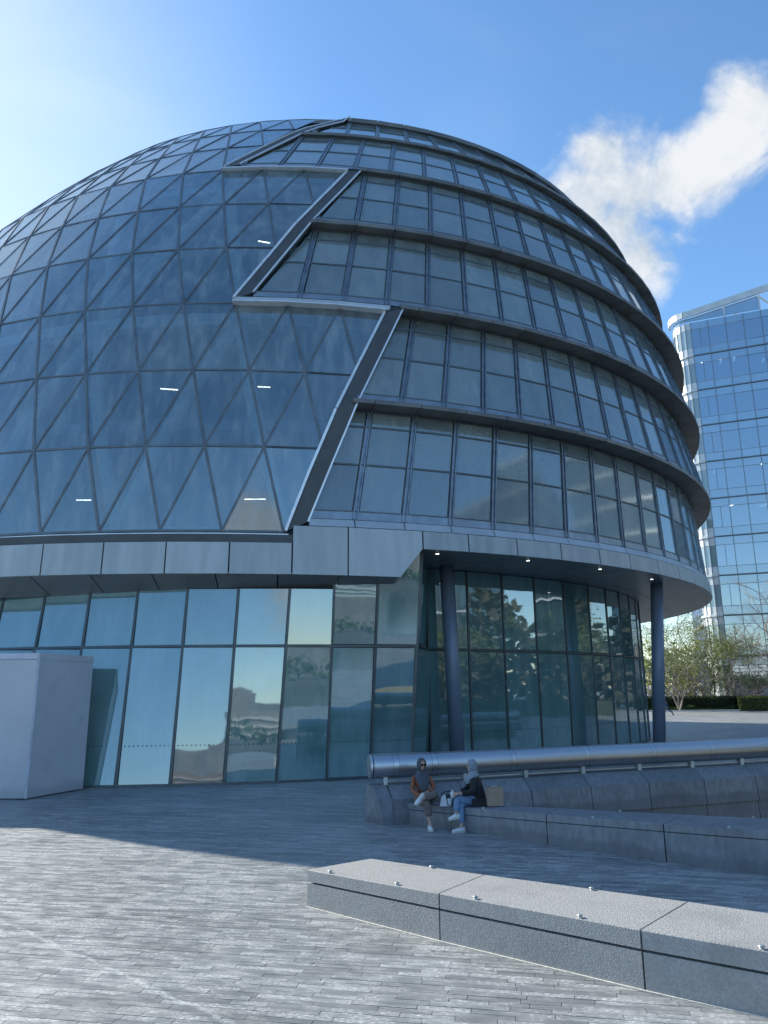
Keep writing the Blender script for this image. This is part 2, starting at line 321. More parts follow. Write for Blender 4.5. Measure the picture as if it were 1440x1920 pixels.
while b < 22:
    hgt = 0.078
    a = -14 + rng.random() * 0.5
    while a < 11:
        ln = rng.choice((0.3, 0.4, 0.5, 0.6, 0.75)) * (1 if b < 12 else 1.4)
        p0 = u_ * a + w_ * b; q0 = u_ * (a + ln) + w_ * (b + hgt)
        cx_, cy_ = (p0.x + q0.x) / 2, (p0.y + q0.y) / 2
        if cy_ > 3.6 and abs(cx_) < cy_ * 0.62 + 0.8 and (cx_ + 8.0) ** 2 + (cy_ - 40) ** 2 > 20.6 ** 2 and not clip_inside(pit, cx_, cy_) and not clip_inside(pit, p0.x, p0.y) and not clip_inside(pit, q0.x, q0.y) and cy_ < 20.5:
            c = 0.0022; z = rng.uniform(-0.0015, 0.0015)
            P = [u_ * (a + c) + w_ * (b + c), u_ * (a + ln - c) + w_ * (b + c), u_ * (a + ln - c) + w_ * (b + hgt - c), u_ * (a + c) + w_ * (b + hgt - c)]
            tp = [Vector((p.x, p.y, z + rng.uniform(-0.0008, 0.0008))) for p in P]; bt = [Vector((p.x, p.y, -0.0115)) for p in P]
            gg = G(); gg.add(tp + bt, [(0, 1, 2, 3), (0, 4, 5, 1), (1, 5, 6, 2), (2, 6, 7, 3), (3, 7, 4, 0)], tint=rng.random()); pc.add(gg)
        a += ln
    b += hgt
pc.build()
# ramp down behind the second bench
rv = []; rf = []
bk = offs(B2BACK, -0.02); rl = offs(RAIL, 0.3)
n_ = min(len(bk), len(rl))
for i in range(n_):
    z = -0.02 - 0.32 * i; rv += [(bk[i][0], bk[i][1], z - 0.15), (rl[i][0], rl[i][1], z - 0.15)]
for i in range(n_ - 1): rf.append((2 * i, 2 * i + 2, 2 * i + 3, 2 * i + 1))
rv += [(17.5, 9.5, -2.6), (17.5, 22, -2.6)]; rf.append((2 * n_ - 2, 2 * n_, 2 * n_ + 1, 2 * n_ - 1))
r = obj('ramp', rv, rf, M['pit']); r['kind'] = 'structure'
# river behind the photographer and the far bank
mw = mat('river_water', (0.05, 0.075, 0.075), rough=0.12, bump=1.0, bscale=0.8)
r = obj('river', [(-1500, -18, -3), (1500, -18, -3), (1500, -230, -3), (-1500, -230, -3)], [(0, 1, 2, 3)], mw); r['kind'] = 'structure'
r = G().prism([(-1500, -18.4, -3.2), (1500, -18.4, -3.2), (1500, -18.0, -3.2), (-1500, -18.0, -3.2)], (0, 0, 3.19)).obj('embankment', M['granite_s']); r['kind'] = 'structure'
r = G().box((-1500, -2500, -3.4), (1500, -230, 0)).obj('far_bank_ground', M['pit']); r['kind'] = 'structure'

# ------------------------------------------------------------------ city hall
RZ = [(0, -6.3, 41.0, 22.0), (5, -6.3, 41.15, 22.3), (6.75, -6.3, 41.2, 22.35), (10.2, -5.7, 41.1, 22.17), (13.7, -4.9, 41.3, 21.4), (17.2, -4.5, 42.2, 21.0), (20.7, -4.1, 43.4, 20.35), (24.2, -3.6, 44.7, 19.1), (27.2, -3.4, 46.2, 17.94)]
def ring(z):
    if z <= 0: return RZ[0][1:]
    for a, b in zip(RZ, RZ[1:]):
        if z <= b[0]:
            t = (z - a[0]) / (b[0] - a[0]); return tuple(a[i] + (b[i] - a[i]) * t for i in (1, 2, 3))
    return RZ[-1][1:]
def P(th, z, off=0.0, zc=None):
    cx, cy, R = ring(zc if zc is not None else z); a = R_(th); return Vector((cx + (R + off) * math.cos(a), cy + (R + off) * math.sin(a), z))
def nrm(th): return Vector((math.cos(R_(th)), math.sin(R_(th)), 0.0))
def planar(q):
    c = sum(q, Vector()) / len(q); n = Vector()
    for i in range(len(q)): n += (q[i] - c).cross(q[(i + 1) % len(q)] - c)
    n.normalize(); return [p - n * (p - c).dot(n) for p in q]
HALL = empty('city_hall', (-6, 41, 0), 'round leaning glass office building with overhanging dark rings and a triangulated glass front', 'building')
# --- triangulated glass front
ZR = [6.4, 8.8, 11.2, 13.55, 15.9, 18.25, 20.6, 22.95, 25.15, 27.2]
TA = [-80.6, -83.0, -85.6, -88.5, -90.7, -92.6, -94.6, -96.6, -98.7, -100.8]
OF = [-0.33, -0.38, -0.45, -0.25, -0.16, -0.18, -0.2, -0.16, -0.12, -0.1]
PT = 4.23
def node(j, r): return P(TA[r] - PT * j, ZR[r], OF[r])       # j grows to the left
pg = Pieces('glass_triangle', M['dglass'], HALL, 292, 'far_glass_triangles')
pb = Pieces('glazing_bar', M['gbar'], HALL, 292, 'far_glazing_bars')
JM = 15
def tri_pane(a, b, c):
    n = (b - a).cross(c - a).normalized(); cen = (a + b + c) / 3
    if n.dot(cen - Vector((-5, 42, cen.z))) < 0: n = -n
    sh = [p + (cen - p).normalized() * 0.05 + n * random.uniform(-0.008, 0.008) for p in (a, b, c)]
    pg.add(G().prism(sh, -n * 0.02))
def bar(a, b, w=0.055, d=0.055):
    mid = (a + b) / 2; n = Vector((mid.x + 5, mid.y - 42, 4.0 * (mid.z - 6) / 20)).normalized()
    u = (b - a).normalized(); pb.add(G().beam(a - n * 0.04, b - n * 0.04, n, w, d, tint=random.uniform(0.3, 0.7)))
for r in range(9):
    blk = r // 3; k = r - 3 * blk                 # the right edge steps back left every three rows
    jr = -k                                       # right-most lower node index
    for j in range(jr, JM):
        a, b_, c, d = node(j, r), node(j, r + 1), node(j + 1, r), node(j + 1, r + 1)
        tri_pane(a, c, b_); tri_pane(c, b_, d) if True else None
        bar(c, b_, 0.06)                          # the diagonal
        bar(a, b_, 0.075)
        bar(a, c, 0.05)
    tri_pane(node(jr, r), node(jr, r + 1), node(jr - 1, r + 1))
    if (r + 1) % 3: bar(node(jr, r + 1), node(jr - 1, r + 1), 0.05)
for j in range(0, JM): bar(node(j, 9), node(j + 1, 9), 0.05)
for r0 in (3, 6):
    for j in range(-3, 0): bar(node(j, r0), node(j + 1, r0), 0.05)
pg.build(); pb.build()
for z_ in (): pass
# dark edge strip and bright trims following the stepped edge
EDGE = [(-80.3, 6.4), (-76.2, 13.42), (-88.6, 13.62), (-81.7, 20.42), (-94.5, 20.66), (-88.6, 25.3), (-85.0, 27.2)]
for i in (0, 2, 4):
    (t0, z0), (t1, z1) = EDGE[i], EDGE[i + 1]
    nseg = 4
    if i == 4: segs = [(EDGE[4], EDGE[5]), (EDGE[5], EDGE[6])]
    else: segs = [(EDGE[i], EDGE[i + 1])]
    for (ta, za), (tb, zb) in segs:
        gs, gt, gw = G(), G(), G()
        for s in range(nseg):
            fa, fb = s / nseg, (s + 1) / nseg
            A = [(ta + (tb - ta) * f, za + (zb - za) * f) for f in (fa, fb)]
            wd = 1.35 if i < 4 else 1.5
            o_ = -0.12
            q = [P(A[0][0], A[0][1], o_), P(A[0][0] + wd, A[0][1] + 0.25, o_ + 0.02), P(A[1][0] + wd, A[1][1] + 0.25, o_ + 0.02), P(A[1][0], A[1][1], o_)]
            gs.prism(q, -nrm(A[0][0]) * 0.25)
            gt.beam(P(A[0][0] - 0.16, A[0][1], -0.36), P(A[1][0] - 0.16, A[1][1], -0.36), nrm(A[0][0]), 0.075 if i < 4 else 0.04, 0.25)
            gw.beam(P(A[0][0] + wd, A[0][1] + 0.25, o_), P(A[1][0] + wd, A[1][1] + 0.25, o_), nrm(A[0][0]), 0.05, 0.05)
        gs.obj('edge_strip', M['strip'], HALL); gt.obj('edge_trim', M['trim'], HALL); gw.obj('edge_trim', M['trim'], HALL)
def arc_box(name, m, t0, t1, z0, z1, o0, o1, step=4.2, parent=HALL, piece=False, zc=None, gap=0.0, tint=None):
    """curved box between two angles"""
    n = max(1, int(round(abs(t1 - t0) / step))); g = G(); out = []
    for i in range(n):
        a = t0 + (t1 - t0) * i / n; b = t0 + (t1 - t0) * (i + 1) / n
        if piece: g = G(); a += gap / 2; b -= gap / 2
        q = [P(a, z0, o0, zc), P(a, z0, o1, zc), P(b, z0, o1, zc), P(b, z0, o0, zc)]; zt = zc
        q2 = [P(a, z1, o0, zt), P(a, z1, o1, zt), P(b, z1, o1, zt), P(b, z1, o0, zt)]
        g.add(q + q2, [(3, 2, 1, 0), (4, 5, 6, 7), (0, 1, 5, 4), (1, 2, 6, 5), (2, 3, 7, 6), (3, 0, 4, 7)])
        if piece: out.append(g.obj(name, m, parent))
    if not piece: out.append(g.obj(name, m, parent))
    return out
# horizontal runs of the stepped edge: bright upstand over dark soffit
arc_box('edge_trim', M['trim'], -88.6, -76.3, 13.46, 13.50, -0.30, 0.02)
arc_box('edge_band', M['band'], -88.5, -76.0, 13.50, 13.66, -0.3, -0.06, piece=False)
arc_box('edge_trim', M['trim'], -94.5, -81.8, 20.48, 20.52, -0.30, 0.02)
arc_box('edge_band', M['band'], -94.4, -81.7, 20.52, 20.66, -0.3, -0.06)
arc_box('edge_trim', M['trim'], -155, -80.25, 6.27, 6.33, -0.62, -0.22)
arc_box('edge_strip', M['strip'], -155, -78.9, 6.04, 6.27, -0.9, -0.06)
# --- ring floors of the right side
BZ = [6.75, 10.2, 13.7, 17.2, 20.7, 24.2, 27.2]
START = [-78.9, -75.3, -87.2, -80.4, -92.7, -84.6]        # left edge at the sill
STOP = [-75.3, -77.2 + 1.9, -80.4, -82.4, -86.4, -83.8]
LEFT = [(-78.9, -77.1), (-77.0, -75.0), (-87.2, -83.8), (-83.7, -80.4), (-92.9, -88.6), (-88.4, -83.6)]
MT0 = [-75.7, -73.6, -79.9, -79.9, -81.1, -83.4]; MP = [3.62, 3.4, 3.57, 3.55, 3.8, 3.95]
REC = [0.62, 0.55, 0.42, 0.22, 0.18, 0.15]
TEND = 40
def rec(n, th): return REC[n] + ((0.8, 0.8, 0.75, 0.55, 0.45, 0.35)[n] - REC[n]) * min(1, max(0, (th + 75) / 50))
pw = Pieces('window_pane', M['wglass'], HALL, 290, 'far_window_panes')
pm = Pieces('mullion', M['mull'], HALL, 200, 'far_mullions'); pt = Pieces('transom', M['frame_dark'], HALL, 290, 'far_transoms')
pl = Pieces('ledge_panel', M['ledge'], HALL, 200, 'far_ledge_panels'); ps = Pieces('sill_panel', M['frame'], HALL, 150, 'far_sill_panels')
pbl = Pieces('window_blind', M['slat'], HALL, 60, 'far_window_blinds')
def W3(n, th, f, off=0.0):
    z0, z1 = BZ[n], BZ[n + 1]
    a = P(th, z0, -0.12); b = P(th, z1 - 0.1, -rec(n, th), z1)
    p = a.lerp(b, f); return p + nrm(th) * off
FR = [(0.075, 0.48), (0.50, 0.835), (0.855, 0.985)]
for n in range(6):
    l0, l1 = LEFT[n]
    ths = [MT0[n] - MP[n]*k for k in (3, 2, 1)] + [MT0[n] + MP[n] * k for k in range(60)]
    ths = [t for t in ths if t < TEND]
    def edge_th(f): return l0 + (l1 - l0) * f
    def add_pane(ta, tb, f0, f1, cut):
        da = 0.10 / 20 * 57.3
        if not cut: q = [W3(n, ta + da, f0), W3(n, tb - da, f0), W3(n, tb - da, f1), W3(n, ta + da, f1)]
        else:
            e0, e1 = edge_th(f0), edge_th(f1); q = []
            lo_, hi_ = max(ta + da, e0 + 0.1), max(ta + da, e1 + 0.1)
            if lo_ >= tb - da: return
            if hi_ >= tb - da:
                fx = f0 + (f1 - f0) * ((tb - da) - e0) / max(1e-6, (e1 - e0)); q = [W3(n, lo_, f0), W3(n, tb - da, f0), W3(n, tb - da, min(f1, fx))]
            else: q = [W3(n, lo_, f0), W3(n, tb - da, f0), W3(n, tb - da, f1), W3(n, hi_, f1)]
        tx_, ty_ = random.uniform(-.003, .003), random.uniform(-.0015, .0015); q = [p + nrm(ta) * (tx_ * (p - q[0]).dot(Vector((-math.sin(R_(ta)), math.cos(R_(ta)), 0))) + ty_ * (p.z - q[0].z)) for p in q]
        q = planar(q); pw.add(G().prism(q, -nrm((ta + tb) / 2) * 0.02))
    for i in range(len(ths) - 1):
        ta, tb = ths[i], ths[i + 1]
        if tb < l0: continue
        cut = ta < max(l0, l1)
        fr = FR if n < 5 else [(0.075, 0.55), (0.58, 0.985)]
        for f0, f1 in fr: add_pane(ta, tb, f0, f1, cut)
        s0 = max(ta, edge_th(0)) if cut else ta
        # sill, transoms
        ps.add(G().prism([W3(n, s0, 0.0, 0.03), W3(n, tb, 0.0, 0.03), W3(n, tb, 0.07, 0.02), W3(n, max(ta, edge_th(0.07)) if cut else ta, 0.07, 0.02)], -nrm(ta) * 0.08, tint=0.3))
        for f in ((0.49, 0.845) if n < 5 else (0.565,)):
            s = max(ta, edge_th(f)) if cut else ta
            if s < tb: pt.add(G().beam(W3(n, s, f, -0.05), W3(n, tb, f, -0.05), nrm(ta), 0.045, 0.075))
        s = max(ta, edge_th(0.07)) if cut else ta
        if s < tb: pt.add(G().beam(W3(n, s, 0.072, -0.05), W3(n, tb, 0.072, -0.05), nrm(ta), 0.03, 0.085))
        if ta >= l1 or True:
            s = max(ta, l1 - 0.3)
            if s < tb: pt.add(G().beam(W3(n, s, 0.99, -0.06), W3(n, tb, 0.99, -0.06), nrm(ta), 0.07, 0.11))
        # ledge above this band
        s = max(ta, l1 - 0.2)
        if s < tb and n < 5 + 1:
            z1 = BZ[n + 1]; r0 = rec(n, ta) + 0.35
            t_a = s + 0.03; t_b = tb - 0.03
            zt = 0.02 if n < 5 else 0.10
            q = [P(t_a, z1 - 0.10, -r0, z1), P(t_a, z1 - 0.10, 0.0, z1), P(t_b, z1 - 0.10, 0.0, z1), P(t_b, z1 - 0.10, -r0, z1)]
            pl.add(G().prism(q, (0, 0, 0.10 + zt)))
        # louvre blinds behind some upper panes of the lower floors
        if n < 3 and not cut and random.random() < (0.8 if n < 2 else 0.35):
            gb = G(); n_s = 11; f_lo = 0.515 + (random.choice((0, 0, 0.08)))
            for k in range(n_s):
                f = f_lo + (0.825 - f_lo) * k / n_s
                c0, c1 = W3(n, ta + 0.45, f, -0.16), W3(n, tb - 0.45, f, -0.16); dd = nrm(ta) * 0.05 + Vector((0, 0, 0.045)); 
                gb.add([c0, c1, c1 + dd, c0 + dd], [(0, 1, 2, 3)], tint=0.5)
            pbl.add(gb)
    for th in ths:
        if th < min(l0, l1): continue
        f0 = 0.0
        if th < max(l0, l1):                       # cut by the sloping edge
            f1 = (th - l0) / (l1 - l0) if l1 != l0 else 1; f1 = min(1, max(0, f1))
        else: f1 = 1.0
        if f1 < 0.05: continue
        gm = G()
        for sgn in (-0.055, 0.055): gm.beam(W3(n, th, f0, -0.03) + Vector((-math.sin(R_(th)), math.cos(R_(th)), 0)) * sgn, W3(n, th, f1, -0.03) + Vector((-math.sin(R_(th)), math.cos(R_(th)), 0)) * sgn, nrm(th), 0.035, 0.085, tint=0.6)
        gm.beam(W3(n, th, f0, -0.05), W3(n, th, f1, -0.05), nrm(th), 0.075, 0.06, tint=0.1); pm.add(gm)
for c_ in (pw, pm, pt, pl, ps, pbl): c_.build()
for n in range(6):                                # perforated screens and office walls set back behind the panes
    t0 = max(LEFT[n]) + 1.2; g = G(); nn = 30
    for i in range(nn):
        a = t0 + (TEND - t0) * i / nn; b = t0 + (TEND - t0) * (i + 1) / nn
        g.add([W3(n, a, 0.02, -0.45), W3(n, b, 0.02, -0.45), W3(n, b, 0.98, -0.45), W3(n, a, 0.98, -0.45)], [(0, 1, 2, 3)])
    o = g.obj('inner_screen', M['screen'], HALL)
# pale band and fascia below the lowest windows
FT = [-78.9, -76.2, -72.4, -70.8, -67.2, -63.0, -58.7, -54.3, -50.2, -45.6, -41.0]
while FT[-1] < 60: FT.append(FT[-1] + 4.4)
for a, b in zip([-78.9] + [MT0[0] + 3.62 * k for k in range(0, 38)], [MT0[0] + 3.62 * k for k in range(0, 39)]):
    q = [P(a + .04, 6.52, 0.02), P(b - .04, 6.52, 0.02), P(b - .04, 6.74, -0.1), P(a + .04, 6.74, -0.1)]
    G().prism(q, -nrm(a) * 0.3).obj('band_panel', M['band'], HALL)
def fascia(ta, tb, z0a, z1, ta0=None, tb0=None):
    q = [P(ta0 or ta, z0a, 0.08), P(tb0 or tb, z0a, 0.08), P(tb, z1, 0.04), P(ta, z1, 0.04)]
    G().prism(q, -nrm(ta) * 0.12).obj('fascia_panel', M['fascia'], HALL)
e = 0.05
ZL, ZF, ZG = 5.20, 6.0, 4.92
fascia(-80.0 + e, -76.2 - e, ZL, 6.50, ta0=-80.0 + e)
G().prism([P(-76.2 + e, ZL, 0.08), P(-72.5, ZL, 0.08), P(-70.85, ZF, 0.065), P(-70.85, 6.50, 0.04), P(-76.2 + e, 6.50, 0.04)], -nrm(-73) * 0.12).obj('fascia_panel', M['fascia'], HALL)
for a, b in zip(FT[3:], FT[4:]): fascia(a + e, b - e, ZF, 6.50)
lt = -80.0
while lt > -150: fascia(lt - 4.15 + e, lt - e, ZL, 6.03); lt -= 4.15
# soffits
pso = Pieces('soffit_panel', M['soffit'], HALL, 120, 'far_soffit_panels')
def soff(a, b, o0, o1, z, z2=None):
    q = [P(a, z, o0, 5), P(a, z, o1, 5), P(b, z, o1, 5), P(b, z, o0, 5)]
    if z2: q[0].z = q[3].z = z2
    pso.add(G().prism(q, (0, 0, 0.05)))
lt = -72.6
while lt > -150: soff(lt - 4.15 + .04, lt - .04, -1.1, -0.02, ZL + 0.01, ZG - 0.12); lt -= 4.15
for a, b in zip([-75.5, -73.2] + FT[3:], [-73.2, -70.8] + FT[4:]): soff(a + .04, b - .04, -5.2, -2.42, ZF + 0.01); soff(a + .04, b - .04, -2.4, 0.0, ZF + 0.01)
pso.build()
q = [P(-72.45, ZL + 0.01, 0.03), P(-72.45, ZG, -1.0), P(-70.8, ZF + 0.03, -1.0), P(-70.8, ZF + 0.03, 0.03)]
G().prism(q, Vector((-0.1, 0, 0.02))).obj('soffit_step', M['fascia'], HALL)
arc_box('ceiling_void', M['core'], -155, 62, 6.12, 6.3, -9, -0.3, step=6, zc=5)
# ground storey glazing
pgg = Pieces('ground_pane', M['gglass'], HALL, 120, 'far_ground_panes'); pgm = Pieces('ground_mullion', M['frame_dark'], HALL, 120, 'far_ground_mullions')
def GL(k, f):     # left wall: k counts mullions rightwards, f is the height share
    tb_, tt_ = (-84.0 + 3.4 * k if k <= 2 else -77.2 + 3.1 * (k - 2)), (-83.6 + 3.6 * k if k <= 1 else -80.0 + 3.15 * (k - 1))
    if f > 1: tt_ = tb_ + (tt_ - tb_) / f
    th = tb_ + (tt_ - tb_) * f; ob = -0.3 - 0.03 * (th + 84); ot = -0.72 + 0.03 * (th + 84)
    cx, cy, R = ring(5 * f); z = ZG * f; o = ob + (ot - ob) * f
    return Vector((cx + (R + o) * math.cos(R_(th)), cy + (R + o) * math.sin(R_(th)), z))
FTR = 3.40 / 4.92
dots = G()
def wallbay(A, B, C, D, hname='ground_transom'):
    """A,B bottom left/right, C,D top right/left, split by a transom"""
    n = (B - A).cross(D - A).normalized()
    if n.dot(Vector((-6, 41, 0)) - A) > 0: n = -n
    def at(u, v): return A.lerp(B, u).lerp(D.lerp(C, u), v)
    du = 0.04 / max(0.2, (B - A).length)
    for v0, v1 in ((0.012, FTR - 0.008), (FTR + 0.008, 0.997)):
        jx, jy = random.uniform(-0.006, 0.006), random.uniform(-0.005, 0.005); j = [0, jx, jx + jy, jy]
        pgg.add(G().prism(planar([at(du, v0) + n * j[0], at(1 - du, v0) + n * j[1], at(1 - du, v1) + n * j[2], at(du, v1) + n * j[3]]), -n * 0.03))
    for v in (0.006, FTR): pgm.add(G().beam(at(0, v) - n * 0.03, at(1, v) - n * 0.03, n, 0.06, 0.06))
    pgm.add(G().beam(A - n * 0.04, D - n * 0.04, n, 0.062, 0.075))
    v = 0.95 / (D.z - A.z); m_ = int((B - A).length / 0.105)
    for i in range(1, m_):
        c = at(i / m_, v) + n * 0.012; ux = (B - A).normalized(); uy = Vector((0, 0, 1))
        dots.add([c + (ux * math.cos(a) + uy * math.sin(a)) * 0.017 for a in [k * math.pi / 3 for k in range(6)]], [(0, 1, 2, 3, 4, 5)])
for k in range(-14, 2): wallbay(GL(k, 0), GL(k + 1, 0), GL(k + 1, 1), GL(k, 1))
FH_ = 5.99 / 4.92; FTR = 3.40 / 5.99
for k in (2, 3): wallbay(GL(k, 0), GL(k + 1, 0), GL(k + 1, FH_), GL(k, FH_))
KR = 4
RG = -3.05
def GR(th, f): return P(th, ZF * f + 0.0, RG, 5)
FTR = 3.45 / 6.0
Tr = [-66.6, -62.2, -57.9, -53.4, -48.6, -43.6, -39.2, -34.8, -30.4]
while Tr[-1] < 60: Tr.append(Tr[-1] + 4.4)
A0 = GL(KR, 0); wallbay(A0, GR(-66.6, 0), GR(-66.6, 1), GL(KR, FH_))
for a, b in zip(Tr, Tr[1:]): wallbay(GR(a, 0), GR(b, 0), GR(b, 1), GR(a, 1))
pgg.build(); pgm.build(); o = dots.obj('glass_marking', M['dot'], HALL); o['kind'] = 'stuff'
arc_box('rear_wall', M['core'], 58, 208, 0, 6.1, -3.2, -3.0, step=6, zc=5)
# unseen back of the shell, core, floors, roof
g = G(); zz = [6.2, 10.2, 13.7, 17.2, 20.7, 24.2, 27.2]; n = 30
for i in range(n):
    a = TEND + (204 - TEND) * i / n; b = TEND + (204 - TEND) * (i + 1) / n
    for z0, z1 in zip(zz, zz[1:]): g.add([P(a, z0, -0.2), P(b, z0, -0.2), P(b, z1, -0.2), P(a, z1, -0.2)], [(0, 1, 2, 3)])
o = g.obj('rear_cladding', M['wglass'], HALL); o['kind'] = 'stuff'
def disc(name, m, z, R, th=0.3, off=(0, 0)):
    cx, cy, _ = ring(z); G().prism([(cx + off[0] + R * math.cos(2 * math.pi * i / 64), cy + off[1] + R * math.sin(2 * math.pi * i / 64), z) for i in range(64)], (0, 0, th)).obj(name, m, HALL)
for z in (6.5, 9.75, 13.35, 16.85, 20.3, 23.8): disc('floor_slab', M['slab'], z, ring(z)[2] - 1.7, 0.32)
disc('roof', M['roofm'], 27.22, ring(27.2)[2] - 0.3, 0.2)
for z0, z1 in zip([0.0, 6.9, 10.1, 13.7, 17.2, 20.7, 24.2], [6.4, 9.7, 13.3, 16.8, 20.25, 23.75, 27.1]):
    cx, cy, R = ring((z0 + z1) / 2); R -= 6.5 if z0 > 1 else 5.5
    g = G(); nn = 48
    for i in range(nn):
        a, b = 2 * math.pi * i / nn, 2 * math.pi * (i + 1) / nn
        g.add([(cx + R * math.cos(a), cy + R * math.sin(a), z0), (cx + R * math.cos(b), cy + R * math.sin(b), z0), (cx + R * math.cos(b), cy + R * math.sin(b), z1), (cx + R * math.cos(a), cy + R * math.sin(a), z1)], [(0, 1, 2, 3)])
    g.obj('core_wall', M['core'], HALL)
# raking steel tubes behind the triangulated glass
for lv in range(3):
    z0, z1 = ZR[3 * lv] + 0.2, ZR[3 * lv + 3] - 0.2; tb0 = [-80.4, -88.4, -94.4][lv]; tt0 = [-88.4, -94.4, -100][lv]
    for k in range(5):
        tb_ = tb0 - 12.5 * k; top = tt0 - 12.5 * k
        for p_, q_ in (((tb_, z0), (top, z1)), ((tb_ - 12.5, z0), (top, z1))):
            pts = [P(p_[0] + (q_[0] - p_[0]) * i / 5, p_[1] + (q_[1] - p_[1]) * i / 5, -1.15) for i in range(6)]
            G().tube(pts, 0.20, 10, tint=0.5).obj('raking_tube', M['white_in'], HALL, True)
    arc_box('perimeter_beam', M['white_in'], -150, [-76.5, -83, -88][lv], z1 - 0.1, z1 + 0.35, -1.5, -1.1, step=4)
M['tubel'] = emis('lit_tube', (1.0, 0.93, 0.80), 3.0)
for (x, y, z, ang, ln) in [(-7.0, 22.7, 11.9, 8, 0.55), (-3.9, 22.7, 11.95, 5, 0.4), (-6.9, 23, 10.15, 10, 0.3), (-4.1, 22.9, 10.15, 10, 0.18), (-3.75, 22.4, 10.05, 8, 0.1), (-9.45, 22.6, 8.15, 3, 0.45), (-4.0, 22.3, 8.05, 0, 0.65), (-4.1, 23.0, 17.5, 12, 0.4)]:
    d = Vector((math.cos(R_(ang)), math.sin(R_(ang)) * 1.5, 0)) * ln / 2; c = Vector((x, y, z))
    G().beam(c - d, c + d, (0, 0, -1), 0.045, 0.02).obj('light_tube', M['tubel'], HALL)
# columns, downlights, camera dome
for (x0, y0, x1, y1) in [(2.12, 23.1, 1.95, 23.1), (9.74, 27.7, 10.2, 27.7)]:
    o = G().tube([(x0, y0, 0.0), (x1, y1, 6.02)], 0.225, 28, tint=0.5).obj('column', M['column'], HALL, True)
    G().tube([(x0, y0, 0.0), (x0, y0, 0.12)], 0.27, 28).obj('base_collar', M['frame_dark'], o)
M['dl'] = emis('downlight_lens', (1.0, 0.97, 0.92), 1.6)
for x, y in [(1.5, 20.69), (4.31, 22.0), (6.98, 23.81), (9.52, 26.27)]:
    o = G().tube([(x, y, ZF + 0.005), (x, y, ZF - 0.02)], 0.07, 14).obj('downlight', M['fascia'], HALL)
    G().tube([(x, y, ZF - 0.021), (x, y, ZF - 0.03)], 0.05, 14).obj('lens', M['dl'], o)
g = G(); x, y = -4.84, 19.95; g.tube([(x, y, ZL), (x, y, ZL - 0.08)], 0.13, 16); g.tube([(x, y, ZL - 0.08), (x, y, ZL - 0.15)], 0.085, 16)
o = g.obj('camera_dome', M['fascia'], HALL); G().sphere((x, y, ZL - 0.16), (0.075, 0.075, 0.08)).obj('lens_cover', M['frame_dark'], o, True)
# ------------------------------------------------------------------ hoarding box
HB = empty('hoarding_box', (-7.86, 17.12, 0), 'pale painted plywood hoarding box standing against the teal glass at the far left', 'hoarding')
c0 = Vector((-7.862, 17.118, 0)); c1 = Vector((-7.257, 18.761, 0)); lf = Vector((-1, 0.10, 0)).normalized(); c2 = c0 + lf * 6.5; c3 = c2 + Vector((0.2, 1.9, 0)); hb = 3.14
G().prism([c1 + Vector((0.0, -0.02, 0.03)), c0 + Vector((0.012, 0.02, 0.03)), c0 + Vector((0.0, 0, 3.0)), c1 + Vector((0, 0, 3.0))], (-0.03, 0, 0)).obj('side_board', M['box'], HB)
k = 0
for i in range(3):
    a = c0 + lf * (0.03 + 2.15 * i); b = c0 + lf * (2.15 * (i + 1) + 0.018)
    G().prism([a + Vector((0, 0, 0.03)), b + Vector((0, 0, 0.03)), b + Vector((0, 0, 3.0)), a + Vector((0, 0, 3.0))], (0, 0.03, 0)).obj('front_board', M['box'], HB)
G().beam(c0 + Vector((0, 0, 3.08)), c2 + Vector((0, 0, 3.08)), (0, -1, 0), 0.13, 0.02).obj('top_batten', M['box_l'], HB)
G().beam(c0 + Vector((0.0, 0, 3.08)), c1 + Vector((0, 0, 3.06)), (1, 0, 0), 0.13, 0.02).obj('top_batten', M['box'], HB)
G().beam(c0 + Vector((0, -0.005, 0.03)), c0 + Vector((0, -0.005, 3.14)), (0.6, -0.8, 0), 0.05, 0.02).obj('corner_bead', M['box_l'], HB)
G().prism([c0 + Vector((.02, .03, 3.10)), c1 + Vector((-.02, 0, 3.08)), c3 + Vector((0, 0, 3.10)), c2 + Vector((0, .03, 3.10))], (0, 0, 0.03)).obj('top_board', M['box'], HB)
G().prism([c0 + Vector((-.2, .05, 0)), c1 + Vector((-.1, -0.1, 0)), c3, c2 + Vector((0, .05, 0))], (0, 0, 0.03)).obj('base_frame', M['frame_dark'], HB)
